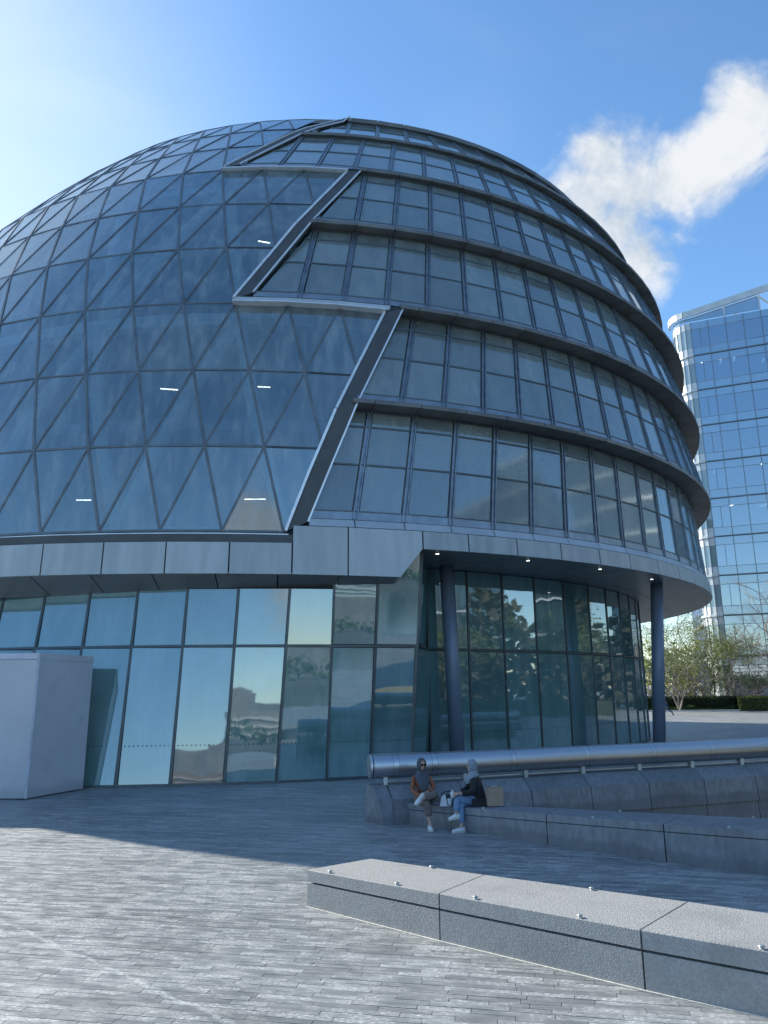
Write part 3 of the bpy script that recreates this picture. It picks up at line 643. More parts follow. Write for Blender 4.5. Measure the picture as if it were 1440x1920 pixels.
# ------------------------------------------------------------------ benches
def ease(p, q, t): return (p[0] + (q[0] - p[0]) * t, p[1] + (q[1] - p[1]) * t)
def bench(name, label, front, back, ztop, zmid, cuts, studs_f, studs_b, endcap, mm, group=None, seam=None, gap=0.02):
    """front/back: matching polylines; each span is one stone pair (seat slab over base block)"""
    B = empty(name, (front[0][0], front[0][1], 0), label, 'bench', group)
    n = len(front)
    for i in range(n - 1):
        sub = 4; G0, G1, G2 = G(), G(), G()
        jl, jr = (0.003, 0.003)
        for s in range(sub):
            t0, t1 = s / sub, (s + 1) / sub
            if s == 0: t0 += 0.004
            if s == sub - 1: t1 -= 0.004
            fa, fb, ba, bb = ease(front[i], front[i + 1], t0), ease(front[i], front[i + 1], t1), ease(back[i], back[i + 1], t0), ease(back[i], back[i + 1], t1)
            za, zb = ztop[i] + (ztop[i + 1] - ztop[i]) * t0, ztop[i] + (ztop[i + 1] - ztop[i]) * t1; ma, mb = zmid[i] + (zmid[i + 1] - zmid[i]) * t0, zmid[i] + (zmid[i + 1] - zmid[i]) * t1
            dx, dy = front[i + 1][0] - front[i][0], front[i + 1][1] - front[i][1]; l = math.hypot(dx, dy); nx, ny = dy / l, -dx / l
            ch = 0.008
            def F(p, o, z): return (p[0] - nx * o, p[1] - ny * o, z)
            # slab with a small chamfer
            v = [F(fa, 0, ma + gap), F(fb, 0, mb + gap), F(fb, 0, zb - ch), F(fa, 0, za - ch), F(fa, ch, za), F(fb, ch, zb), (bb[0], bb[1], zb), (ba[0], ba[1], za), (bb[0], bb[1], mb + gap), (ba[0], ba[1], ma + gap)]
            f = [(0, 1, 2, 3), (3, 2, 5, 4), (4, 5, 6, 7), (7, 6, 8, 9), (9, 8, 1, 0), (0, 3, 4, 7, 9), (1, 8, 6, 5, 2)]
            G0.add(v, f, tint=seam[i] if seam else 0.5)
            v = [F(fa, 0.05, ma), F(fb, 0.05, mb), F(fb, 0.05, mb + gap), F(fa, 0.05, ma + gap), (bb[0], bb[1], mb), (ba[0], ba[1], ma), (bb[0], bb[1], mb + gap), (ba[0], ba[1], ma + gap)]
            G1.add(v, [(0, 1, 2, 3), (5, 7, 6, 4), (0, 3, 7, 5), (1, 4, 6, 2)], tint=0)
            v = [F(fa, 0, -0.01), F(fb, 0, -0.01), F(fb, 0, mb), F(fa, 0, ma), (bb[0], bb[1], mb), (ba[0], ba[1], ma), (bb[0], bb[1], -0.6 if name == 'lower_bench' else -0.01), (ba[0], ba[1], -0.6 if name == 'lower_bench' else -0.01)]
            G2.add(v, [(0, 1, 2, 3), (3, 2, 4, 5), (5, 4, 6, 7), (0, 3, 5, 7), (1, 6, 4, 2)], tint=(seam[i] if seam else 0.5) * 0.8)
        G0.obj('seat_stone', mm, B); G1.obj('shadow_gap', M['strip'], B); G2.obj('base_stone', mm, B)
    if name == 'granite_bench':
        g = G()
        for i in range(n - 1): a, b = Vector((*front[i], 0)), Vector((*front[i + 1], 0)); nn2 = Vector(((b - a).y, -(b - a).x, 0)).normalized(); g.prism([a, b, b + nn2 * .022, a + nn2 * .022], (0, 0, .008))
        g.obj('mortar_line', mat('sandy_mortar', (0.60, 0.57, 0.50), (0.40, 0.38, 0.34), rough=.9, scale=30), B)
    def stud(p, z, ang):
        c = Vector((p[0], p[1], z)); g = G(); g.tube([c + Vector((0, 0, -0.015)), c + Vector((0, 0, 0.012))], [0.016, 0.016], 10)
        g.tube([c + Vector((0, 0, 0.0125)), c + Vector((0, 0, 0.020)), c + Vector((0, 0, 0.027))], [0.022, 0.027, 0.011], 10); g.obj('stud', M['bracket'], B, True)
    def along(poly, zs, t):
        i = min(int(t), n - 2); q = ease(poly[i], poly[i + 1], t - i); return q, zs[i] + (zs[i + 1] - zs[i]) * (t - i)
    for t in studs_f:
        q, z = along(front, ztop, t); i = min(int(t), n - 2); dx, dy = front[i + 1][0] - front[i][0], front[i + 1][1] - front[i][1]; l = math.hypot(dx, dy); stud((q[0] - dy / l * 0.03, q[1] + dx / l * 0.03), z, 0)
    for t in studs_b:
        q, z = along(back, ztop, t); stud((q[0] + 0.02, q[1] - 0.05), z, 0)
    return B
# near bench
f1 = [(-0.879, 8.808), (0.484, 7.639), (1.987, 6.442), (3.55, 5.33), (5.3, 4.35)]
b1 = [(-0.20, 9.32), (1.00, 8.33), (2.66, 7.20), (4.20, 6.12), (5.9, 5.15)]
bench('granite_bench', 'sunlit grey granite bench nearest the viewer with metal studs along its edge', f1, b1, [0.37, 0.41, 0.43, 0.44, 0.44], [0.235, 0.26, 0.272, 0.28, 0.28], None,
      [0.18, 0.70, 1.20, 1.73, 2.45, 3.2], [0.55, 1.55, 2.5], True, M['granite'], 'stone benches beside the sunken ramp', seam=[0.40, 0.62, 0.66, 0.6])
f2 = [(0.319, 13.764), (1.075, 13.198), (2.405, 11.955), (3.726, 10.715), (5.6, 9.25), (7.8, 8.0)]
b2 = [(0.60, 13.80), (1.10, 13.62), (2.70, 12.52), (4.30, 11.44), (6.1, 10.2), (8.3, 9.1)]
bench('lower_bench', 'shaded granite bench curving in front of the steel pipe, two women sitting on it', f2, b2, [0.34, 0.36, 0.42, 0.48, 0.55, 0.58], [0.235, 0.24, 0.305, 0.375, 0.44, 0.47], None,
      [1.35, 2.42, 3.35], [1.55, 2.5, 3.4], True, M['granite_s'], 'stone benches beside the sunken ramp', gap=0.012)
# ------------------------------------------------------------------ wall under the pipe, and the pipe
def resample(poly, zs, step):
    out = []; acc_ = 0
    L_ = [0]
    for a, b in zip(poly, poly[1:]): L_.append(L_[-1] + math.hypot(b[0] - a[0], b[1] - a[1]))
    d = 0
    while d < L_[-1]:
        for i in range(len(poly) - 1):
            if d <= L_[i + 1]: t = (d - L_[i]) / (L_[i + 1] - L_[i]); out.append(ease(poly[i], poly[i + 1], t)); break
        d += step
    out.append(poly[-1]); return out
RW = empty('ramp_wall', (0, 13.6, 0), 'dark granite retaining wall with sloping top beneath the steel pipe', 'wall')
base_ = [(-0.02, 14.03)] + RAIL[1:]
def wv(p, q, ia, ib):
    pass
fine = resample(base_, None, 1.36)
def off_pt(poly, i, o): return offs(poly, o)[i]
O = {o: offs(fine, o) for o in (0.40, 0.12, -0.25, 0.44)}
for i in range(len(fine) - 1):
    jj = 0.006
    def seg(o, z, e_): 
        a, b = O[o][i], O[o][i + 1]; p = ease(a, b, jj if e_ == 0 else 1 - jj); return Vector((p[0], p[1], z))
    dz = -0.05 if i else 0.0
    a = [seg(0.40, 0.42, 0), seg(0.12, 0.622, 0), seg(-0.25, 0.622, 0), seg(-0.25, 0.3, 0), seg(0.40, 0.3, 0)]
    b = [seg(0.40, 0.42, 1), seg(0.12, 0.622, 1), seg(-0.25, 0.622, 1), seg(-0.25, 0.3, 1), seg(0.40, 0.3, 1)]
    f = [(0, 5, 6, 1), (1, 6, 7, 2), (2, 7, 8, 3), (3, 8, 9, 4), (4, 9, 5, 0), (0, 1, 2, 3, 4), (9, 8, 7, 6, 5)]
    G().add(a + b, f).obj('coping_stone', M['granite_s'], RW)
    zt = [(0.414, -0.05 if i else -0.01), (-0.058, -0.75), (-0.758, -1.6), (-1.608, -3.0)]
    for c, (zh, zl) in enumerate(zt if i else zt[:1]):
        v = [seg(0.44, zl, 0), seg(0.44, zl, 1), seg(0.40, min(zh, 0.29), 1), seg(0.40, min(zh, 0.29), 0)]
        if c == 0:
            v = [seg(0.44, zl, 0), seg(0.44, zl, 1), seg(0.40, 0.414, 1), seg(0.40, 0.414, 0)]
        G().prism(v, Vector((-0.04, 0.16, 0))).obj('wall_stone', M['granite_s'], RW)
# end block of the wall
e0 = [Vector((-0.45, 14.12, 0)), Vector((-0.045, 13.20, 0)), Vector((0.0, 13.23, 0)), Vector((0.05, 14.1, 0))]
v = [(-0.40, 14.05, -0.01), (-0.02, 13.60, -0.01), (0.10, 13.66, -0.01), (0.0, 14.25, -0.01)]
G().add([(-0.38, 14.07, -0.01), (-0.03, 13.60, -0.01), (0.16, 13.655, -0.01), (0.0, 14.3, -0.01), (-0.37, 14.08, 0.44), (-0.165, 13.625, 0.425), (0.085, 13.69, 0.425), (-0.05, 14.25, 0.44),
         (-0.36, 14.12, 0.622), (-0.27, 13.87, 0.622), (-0.01, 13.93, 0.622), (-0.1, 14.3, 0.622)],
        [(0, 1, 5, 4), (4, 5, 9, 8), (1, 2, 6, 5), (5, 6, 10, 9), (2, 3, 7, 6), (6, 7, 11, 10), (3, 0, 4, 7), (7, 4, 8, 11), (8, 9, 10, 11)]).obj('end_stone', M['granite_s'], RW)
PR = empty('steel_pipe_rail', (-0.30, 13.95, 0.6), 'thick brushed steel pipe rail running along the top of the granite wall', 'handrail')
def pipe_pts(d0, d1, n):
    out = []
    L_ = [0]
    for a, b in zip(SM, SM[1:]): L_.append(L_[-1] + math.hypot(b[0] - a[0], b[1] - a[1]))
    for k in range(n + 1):
        d = d0 + (d1 - d0) * k / n
        for i in range(len(SM) - 1):
            if d <= L_[i + 1] + 1e-9: t = (d - L_[i]) / (L_[i + 1] - L_[i]); q = ease(SM[i], SM[i + 1], t); out.append(Vector((q[0], q[1], 0.935))); break
    return out
SM = RAIL
for _ in range(3):                                 # corner cutting for a smooth run
    nw = [SM[0]]
    for a, b in zip(SM, SM[1:]): nw += [ease(a, b, .25), ease(a, b, .75)]
    SM = nw + [SM[-1]]
tot = sum(math.hypot(b[0] - a[0], b[1] - a[1]) for a, b in zip(SM, SM[1:])) - 0.01
cl = [0.45, 1.18, 2.80, 4.5, 6.1, 7.6, 9.1, 11, 13, 15]
d = 0.0; RP = 0.21
marks = [c for c in cl if c < tot]
prev = 0.03
for c in marks:
    G().tube(pipe_pts(prev, c - 0.055, 16), RP, 48, cap=False, tint=0.5).obj('pipe_length', M['steel'], PR, True)
    G().tube(pipe_pts(c - 0.05, c + 0.05, 2), RP, 48, cap=False, tint=0.5).obj('collar', M['steel_l'], PR, True); prev = c + 0.055
G().tube(pipe_pts(prev, tot, 16), RP, 48, cap=False, tint=0.5).obj('pipe_length', M['steel'], PR, True)
G().tube([Vector((-0.315, 13.95, 0.935)), pipe_pts(0.0, 0.1, 1)[0] + Vector((0.025, 0.005, 0))], [RP - 0.015, RP], 32, tint=0.5).obj('end_cap', M['steel_l'], PR)
for c in [0.30, 1.85, 3.15, 4.48, 5.82, 7.15, 8.5, 10, 11.5, 13]:
    if c > tot: break
    p = pipe_pts(c, c, 1)[0]; G().box((p.x - 0.035, p.y - 0.10, 0.622), (p.x + 0.035, p.y + 0.10, 0.76)).obj('bracket', M['bracket'], PR)
for c in marks: G().tube(pipe_pts(c - 0.08, c + 0.08, 2), RP - 0.008, 48, cap=False, tint=0.5).obj('joint_liner', M['strip'], PR, True)
g = G(); pp = pipe_pts(0.3, tot, 30)
for a, b in zip(pp, pp[1:]): g.beam(Vector((a.x, a.y, 0.665)), Vector((b.x, b.y, 0.665)), (0, 0, 1), 0.05, 0.02)
g.obj('lower_channel', M['bracket'], PR)

# ------------------------------------------------------------------ people
def skin(name, pts, edges, root, m, parent, sub=2, extra=None):
    """one continuous limb surface grown from a joint skeleton; pts: name -> (xyz, rx, ry)"""
    names = list(pts); o0 = parent_origin(parent)
    me = bpy.data.meshes.new(name); me.from_pydata([tuple(Vector(pts[k][0]) - o0) for k in names], [(names.index(a), names.index(b)) for a, b in edges], [])
    o = bpy.data.objects.new(name, me); COL.objects.link(o); o.parent = parent
    md = o.modifiers.new('skin', 'SKIN'); md.use_smooth_shade = True
    for i, k in enumerate(names):
        sv = me.skin_vertices[0].data[i]; r = pts[k][1]; sv.radius = (r, pts[k][2] if len(pts[k]) > 2 else r); sv.use_root = (k == root)
    sb = o.modifiers.new('sub', 'SUBSURF'); sb.levels = sub; sb.render_levels = sub
    dg = bpy.context.evaluated_depsgraph_get(); ev = o.evaluated_get(dg); m2 = bpy.data.meshes.new_from_object(ev)
    o.modifiers.clear(); o.data = m2; m2.materials.clear(); m2.materials.append(m)
    m2.polygons.foreach_set('use_smooth', [True] * len(m2.polygons))
    if extra:
        bm = bmesh.new(); bm.from_mesh(m2); mats = [m]
        for (gx, mx, sm) in extra:
            if mx not in mats: mats.append(mx); m2.materials.append(mx)
            vv = [bm.verts.new(Vector(p) - o0) for p in gx.v]
            for q in gx.f:
                try: ff = bm.faces.new([vv[i] for i in q]); ff.material_index = mats.index(mx); ff.smooth = sm
                except ValueError: pass
        bm.to_mesh(m2); bm.free()
    return o
SK = mat('skin', (0.50, 0.32, 0.24), (0.46, 0.28, 0.21), rough=0.55)
LIP = mat('lips', (0.36, 0.13, 0.12), rough=0.4); EYE = mat('eye_dark', (0.02, 0.015, 0.012), rough=0.2)
def cloth(n, c, s=22, b=2.2): return mat(n, c, tuple(x * 0.78 for x in c), rough=0.85, scale=14, bump=b, bscale=s)
def frame_from(f):
    f = Vector(f).normalized(); r = f.cross(Vector((0, 0, 1))).normalized(); u = r.cross(f); return f, r, u
def head(c, f, s=1.0):
    """face pieces: skull ellipsoid, jaw, nose, eyes, mouth"""
    c = Vector(c); f, r, u = frame_from(f); out = []
    def el(off, rad, mtl, seg=16, rings=12):
        g = G(); g.sphere((0, 0, 0), rad, seg, rings)
        g.v = [c + r * (p[0] + off[0]) * s + f * (p[1] + off[1]) * s + u * (p[2] + off[2]) * s for p in [(a[0], a[1], a[2]) for a in g.v]]
        out.append((g, mtl, True))
    el((0, 0, 0.015), (0.072, 0.088, 0.10), SK); el((0, 0.030, -0.055), (0.050, 0.052, 0.055), SK)
    el((0, 0.087, -0.012), (0.012, 0.020, 0.024), SK, 10, 8); el((0, 0.088, -0.030), (0.016, 0.012, 0.009), SK, 10, 8)
    for sx in (-1, 1): el((sx * 0.030, 0.077, 0.012), (0.013, 0.008, 0.008), EYE, 10, 6); el((sx * 0.030, 0.079, 0.030), (0.020, 0.006, 0.004), EYE, 10, 6); el((sx * 0.073, 0, -0.005), (0.010, 0.018, 0.028), SK, 8, 6)
    el((0, 0.079, -0.056), (0.022, 0.008, 0.007), LIP, 10, 6)
    return out
def hand(pts, edges, pre, wrist, palm, fdir, side, curl=0.5):
    """palm joint and five finger chains"""
    w, p = Vector(wrist), Vector(palm); fd = Vector(fdir).normalized(); sd_ = Vector(side).normalized(); dn = fd.cross(sd_).normalized()
    pts[pre + 'palm'] = (tuple(p), 0.030, 0.018); edges.append((pre + 'wr', pre + 'palm'))
    for i, (o, l) in enumerate(((-0.027, 0.055), (-0.009, 0.068), (0.009, 0.064), (0.026, 0.050))):
        a = p + sd_ * o + fd * 0.025; b = a + fd * l * 0.5 + dn * l * 0.2 * curl; c = b + fd * l * 0.35 + dn * l * 0.5 * curl
        for q, nm, rr in ((a, 'a', 0.0085), (b, 'b', 0.008), (c, 'c', 0.006)): pts[f'{pre}f{i}{nm}'] = (tuple(q), rr)
        edges += [(pre + 'palm', f'{pre}f{i}a'), (f'{pre}f{i}a', f'{pre}f{i}b'), (f'{pre}f{i}b', f'{pre}f{i}c')]
    a = p - sd_ * 0.035 - fd * 0.005; b = a - sd_ * 0.012 + fd * 0.03 + dn * 0.01
    pts[pre + 'ta'] = (tuple(a), 0.010); pts[pre + 'tb'] = (tuple(b), 0.008); edges += [(pre + 'palm', pre + 'ta'), (pre + 'ta', pre + 'tb')]
def shoe(parent, heel, toe, up, m, sole, name='shoe', s=1.0):
    heel, toe, up = Vector(heel), Vector(toe), Vector(up).normalized(); f = (toe - heel).normalized(); r = f.cross(up).normalized(); up = r.cross(f).normalized(); L0 = (toe - heel).length
    prof = [(0.0, 0.028, 0.060), (0.10, 0.036, 0.078), (0.30, 0.036, 0.085), (0.45, 0.038, 0.070), (0.65, 0.043, 0.052), (0.85, 0.042, 0.042), (0.97, 0.028, 0.030), (1.0, 0.012, 0.02)]
    g = G(); v = []; f_ = []; seg = 12
    for t, wd, ht in prof:
        for j in range(seg):
            a = 2 * math.pi * j / seg; z = max(0.0, math.sin(a)) * ht * s + (0.004 if math.sin(a) <= 0 else 0.004); v.append(heel + f * (t * L0) + r * math.cos(a) * wd * s + up * (z + 0.014))
    for i in range(len(prof) - 1):
        for j in range(seg): f_.append((i * seg + j, i * seg + (j + 1) % seg, (i + 1) * seg + (j + 1) % seg, (i + 1) * seg + j))
    f_ += [tuple(range(seg - 1, -1, -1)), tuple((len(prof) - 1) * seg + j for j in range(seg))]
    g.add(v, f_); o = g.obj(name, m, parent, True)
    g2 = G(); n2 = len(prof); ring_ = [heel + f * (t * L0) + r * (wd + 0.004) * s for t, wd, _ in prof] + [heel + f * (t * L0) - r * (wd + 0.004) * s for t, wd, _ in prof[::-1]]
    g2.prism(ring_, up * 0.020); g2.obj('sole', sole, o)
    g3 = G()
    for t in (0.42, 0.5, 0.58): 
        c = heel + f * (t * L0) + up * (0.088 - 0.06 * (t - 0.42) * 2) * s; g3.beam(c - r * 0.02 * s, c + r * 0.02 * s, up, 0.008, 0.004)
    g3.obj('laces', sole, o); return o
def drape(name, rings_, m, parent, seg=24, jit=0.004, tint=0.5):
    """cloth built from stacked closed loops: (center, right, fwd, rx, ry)"""
    v = []; f = []
    for k, (c, r, fw, rx, ry) in enumerate(rings_):
        c, r, fw = Vector(c), Vector(r), Vector(fw)
        for j in range(seg):
            a = 2 * math.pi * j / seg; w = 1 + 0.05 * math.sin(5 * a + k * 1.3) * (k > 2) + random.uniform(-1, 1) * jit / max(rx, 0.01)
            v.append(c + r * math.cos(a) * rx * w + fw * math.sin(a) * ry * w)
    for k in range(len(rings_) - 1):
        for j in range(seg): f.append((k * seg + j, k * seg + (j + 1) % seg, (k + 1) * seg + (j + 1) % seg, (k + 1) * seg + j))
    f.append(tuple(range(seg)))
    return obj(name, v, f, m, parent, True, tint)
def hijab(parent, c, f, m, neck, chest, s=1.0, hang=0.22, name='headscarf'):
    """scarf: a shell round the head that leaves the face open, gathered at the neck and falling over the chest"""
    c = Vector(c); f, r, u = frame_from(f); v = []; fc = []; n, mm_ = 22, 15
    for i in range(n + 1):
        th = math.pi * i / n
        for j in range(mm_ + 1): pass
    # shell parametrised by angle round the face axis (b) and angle away from it (a)
    A = [0.92 + (math.pi - 0.92) * i / 11 for i in range(12)]; NB = 28
    for i, a in enumerate(A):
        for j in range(NB):
            b = 2 * math.pi * j / NB; low = max(0, -math.sin(b))
            rx, ry, rz = 0.089, 0.108, 0.118
            d = r * math.cos(b) * math.sin(a) * rx * (1.0 + 0.02 * math.sin(9 * b + i)) + u * math.sin(b) * math.sin(a) * (rz + 0.02 * low) + f * math.cos(a) * ry
            if i == 0: d *= 0.96
            v.append(c + (d + u * 0.012) * s)
    for i in range(len(A) - 1):
        for j in range(NB): fc.append((i * NB + j, i * NB + (j + 1) % NB, (i + 1) * NB + (j + 1) % NB, (i + 1) * NB + j))
    o = obj(name, v, fc, m, parent, True, 0.5)
    md = o.modifiers.new('thick', 'SOLIDIFY'); md.thickness = 0.006
    nk, chs = Vector(neck), Vector(chest); ax = (chs - nk)
    rr = [(nk + Vector((0, 0, 0.085)) * s, r, f, 0.070 * s, 0.078 * s), (nk + Vector((0, 0, 0.05)) * s, r, f, 0.080 * s, 0.088 * s), (nk + Vector((0, 0, 0.0)) + f * 0.005, r, f, 0.10 * s, 0.098 * s), (nk + ax * 0.18 + f * 0.01, r, f, 0.145 * s, 0.115 * s),
          (nk + ax * 0.45 + f * 0.035, r, f, 0.135 * s, 0.115 * s), (nk + ax * 0.8 + f * 0.05, r, f, 0.105 * s, 0.095 * s), (nk + ax * 1.15 + f * 0.05, r, f, 0.085 * s, 0.085 * s), (nk + ax * 1.3 + f * 0.05, r, f, 0.05 * s, 0.07 * s)]
    drape('scarf_fall', rr, m, o, jit=0.0015)
    return o
WHITE = mat('white_leather', (0.74, 0.75, 0.76), rough=0.5); SOLE = mat('shoe_sole', (0.55, 0.53, 0.48), rough=0.7)
# woman on the left: rust jumper, grey scarf, taupe trousers, ankle resting on her knee
p1 = empty('person', (0.62, 13.6, 0.36), 'seated woman in rust jumper, dark grey headscarf and sunglasses with one ankle on her knee', 'person', 'women sitting on the shaded bench')
hc = Vector((0.605, 13.47, 1.005)); fdir = Vector((0.42, -0.90, -0.12))
pts = {'pelvis': ((0.63, 13.60, 0.45), 0.11, 0.09), 'waist': ((0.61, 13.60, 0.58), 0.085, 0.07), 'chest': ((0.60, 13.57, 0.72), 0.10, 0.075), 'nb': ((0.60, 13.54, 0.82), 0.045), 'nk': ((0.602, 13.50, 0.92), 0.040),
       'sR': ((0.475, 13.56, 0.775), 0.048), 'eR': ((0.445, 13.50, 0.58), 0.034), 'Rwr': ((0.585, 13.30, 0.505), 0.022),
       'sL': ((0.735, 13.56, 0.775), 0.048), 'eL': ((0.82, 13.48, 0.63), 0.034), 'Lwr': ((0.68, 13.31, 0.575), 0.022),
       'hL': ((0.72, 13.56, 0.45), 0.085), 'kL': ((0.83, 13.24, 0.565), 0.055), 'aL': ((0.60, 13.14, 0.50), 0.033), 'tL': ((0.54, 13.10, 0.465), 0.030),
       'hR': ((0.56, 13.56, 0.44), 0.085), 'kR': ((0.66, 13.17, 0.435), 0.053), 'aR': ((0.715, 13.19, 0.11), 0.032), 'tR': ((0.72, 13.12, 0.055), 0.030)}
ed = [('pelvis', 'waist'), ('waist', 'chest'), ('chest', 'nb'), ('nb', 'nk'), ('chest', 'sR'), ('sR', 'eR'), ('eR', 'Rwr'), ('chest', 'sL'), ('sL', 'eL'), ('eL', 'Lwr'), ('pelvis', 'hL'), ('hL', 'kL'), ('kL', 'aL'), ('aL', 'tL'), ('pelvis', 'hR'), ('hR', 'kR'), ('kR', 'aR'), ('aR', 'tR')]
ptsb = {k: (v[0],) + tuple(x * 0.86 for x in v[1:]) for k, v in pts.items()}; edb = list(ed)
hand(ptsb, edb, 'R', (0.585, 13.30, 0.505), (0.615, 13.255, 0.49), (0.6, -0.6, -0.2), (0.3, 0.3, 1), 0.8)
hand(ptsb, edb, 'L', (0.68, 13.31, 0.575), (0.645, 13.27, 0.56), (-0.7, -0.5, -0.2), (0.2, -0.2, 1), 0.8)
skin('body', ptsb, edb, 'pelvis', SK, p1, 2, head(hc, fdir, 0.86))
RUST = cloth('rust_knit', (0.30, 0.105, 0.055)); TAUPE = cloth('taupe_cotton', (0.185, 0.150, 0.135)); GSC = cloth('slate_scarf', (0.085, 0.10, 0.125), 30)
jp = {k: (pts[k][0],) + tuple(x * 1.08 + 0.004 for x in pts[k][1:]) for k in ('waist', 'chest', 'sR', 'eR', 'sL', 'eL')}
jp['pelvis'] = ((0.63, 13.59, 0.49), 0.13, 0.105); jp['chest'] = ((0.60, 13.57, 0.72), 0.115, 0.09); jp['cR'] = ((0.575, 13.315, 0.508), 0.036); jp['cL'] = ((0.69, 13.325, 0.58), 0.036); jp['nb'] = ((0.60, 13.54, 0.80), 0.065)
skin('jumper', jp, [('pelvis', 'waist'), ('waist', 'chest'), ('chest', 'nb'), ('chest', 'sR'), ('sR', 'eR'), ('eR', 'cR'), ('chest', 'sL'), ('sL', 'eL'), ('eL', 'cL')], 'pelvis', RUST, p1)
tp_ = {k: (pts[k][0],) + tuple(x * 1.12 + 0.006 for x in pts[k][1:]) for k in ('hL', 'kL', 'hR', 'kR')}
tp_['pelvis'] = ((0.64, 13.60, 0.455), 0.12, 0.10); tp_['mL'] = ((0.71, 13.17, 0.53), 0.066); tp_['aL'] = ((0.635, 13.14, 0.51), 0.062); tp_['mR'] = ((0.69, 13.17, 0.30), 0.068); tp_['aR'] = ((0.705, 13.18, 0.20), 0.064)
skin('trousers', tp_, [('pelvis', 'hL'), ('hL', 'kL'), ('kL', 'mL'), ('mL', 'aL'), ('pelvis', 'hR'), ('hR', 'kR'), ('kR', 'mR'), ('mR', 'aR')], 'pelvis', TAUPE, p1)
hijab(p1, hc, fdir, GSC, (0.60, 13.53, 0.86), (0.61, 13.47, 0.66), 0.90)
f_, r_, u2 = frame_from(fdir); g = G(); ec = hc + f_ * 0.079 + u2 * 0.012
for sx in (-1, 1): g.prism([ec + r_ * (sx * 0.028 + dx) + u2 * dz for dx, dz in ((-.022, .014), (.022, .014), (.020, -.013), (.008, -.018), (-.008, -.018), (-.020, -.013))], f_ * 0.006)
g.beam(ec - r_ * .01 + u2 * .008, ec + r_ * .01 + u2 * .008, f_, .005, .004)
for sx in (-1, 1): g.beam(ec + r_ * sx * .048 + u2 * .010, ec + r_ * sx * .066 + u2 * .008 - f_ * .08, r_ * sx, .006, .004)
g.obj('sunglasses', EYE, p1)
shoe(p1, (0.625, 13.15, 0.535), (0.475, 13.03, 0.405), (-0.35, -0.75, 0.45), WHITE, SOLE, s=0.92)
shoe(p1, (0.705, 13.235, 0.0), (0.735, 13.02, 0.0), (0, 0, 1), WHITE, SOLE, s=0.92)
# woman on the right: black coat, pale scarf, blue jeans, turned towards her companion
p2 = empty('person', (1.52, 13.25, 0.37), 'seated woman in long black coat, pale blue headscarf and light jeans holding a white bottle', 'person', 'women sitting on the shaded bench')
hc = Vector((1.445, 13.20, 1.0)); fdir = Vector((-0.97, 0.05, -0.10))
q2 = {'pelvis': ((1.52, 13.26, 0.46), 0.11, 0.09), 'waist': ((1.53, 13.26, 0.58), 0.085, 0.08), 'chest': ((1.50, 13.24, 0.72), 0.10, 0.085), 'nb': ((1.475, 13.23, 0.83), 0.045), 'nk': ((1.455, 13.21, 0.92), 0.040),
      'sR': ((1.47, 13.38, 0.775), 0.046), 'eR': ((1.37, 13.33, 0.62), 0.034), 'Rwr': ((1.20, 13.10, 0.59), 0.022),
      'sL': ((1.46, 13.09, 0.775), 0.046), 'eL': ((1.42, 12.98, 0.60), 0.034), 'Lwr': ((1.19, 12.96, 0.595), 0.022),
      'hL': ((1.46, 13.16, 0.45), 0.085), 'kL': ((1.14, 12.97, 0.51), 0.053), 'aL': ((1.145, 12.95, 0.27), 0.032), 'tL': ((1.10, 12.94, 0.22), 0.028),
      'hR': ((1.47, 13.30, 0.44), 0.085), 'kR': ((1.20, 13.02, 0.42), 0.053), 'aR': ((1.22, 12.93, 0.10), 0.032), 'tR': ((1.16, 12.92, 0.05), 0.028)}
b2_ = {k: (v[0],) + tuple(x * 0.86 for x in v[1:]) for k, v in q2.items()}; e2 = list(ed)
hand(b2_, e2, 'R', (1.20, 13.10, 0.59), (1.14, 13.04, 0.585), (-0.7, -0.6, 0.0), (0.0, 0.1, 1), 1.0)
hand(b2_, e2, 'L', (1.19, 12.96, 0.595), (1.13, 12.95, 0.585), (-0.8, 0.45, 0.0), (0.0, -0.1, 1), 1.0)
skin('body', b2_, e2, 'pelvis', SK, p2, 2, head(hc, fdir, 0.86))
BLK = cloth('black_wool', (0.018, 0.019, 0.022)); JEAN = cloth('light_denim', (0.20, 0.33, 0.52), 90); PSC = cloth('pale_blue_scarf', (0.27, 0.32, 0.38), 30)
cp = {'pelvis': ((1.545, 13.25, 0.47), 0.155, 0.135), 'hem': ((1.56, 13.12, 0.40), 0.13, 0.13), 'waist': ((1.54, 13.25, 0.60), 0.125, 0.115), 'chest': ((1.51, 13.24, 0.73), 0.13, 0.115), 'nb': ((1.49, 13.23, 0.82), 0.075), 'skirt': ((1.40, 13.14, 0.43), 0.115, 0.11),
      'sR': ((1.47, 13.36, 0.765), 0.070), 'eR': ((1.37, 13.31, 0.62), 0.060), 'wR': ((1.235, 13.13, 0.592), 0.044), 'sL': ((1.46, 13.10, 0.765), 0.072), 'eL': ((1.42, 13.0, 0.605), 0.064), 'wL': ((1.225, 12.965, 0.596), 0.044)}
skin('coat', cp, [('pelvis', 'waist'), ('pelvis', 'hem'), ('pelvis', 'skirt'), ('waist', 'chest'), ('chest', 'nb'), ('chest', 'sR'), ('sR', 'eR'), ('eR', 'wR'), ('chest', 'sL'), ('sL', 'eL'), ('eL', 'wL')], 'pelvis', BLK, p2)
g = G(); g.prism([(1.40, 13.02, 0.50), (1.70, 13.00, 0.50), (1.715, 13.02, 0.30), (1.60, 12.99, 0.265), (1.44, 13.0, 0.29)], (0, 0.12, 0)); g.obj('coat_tail', BLK, p2, False)
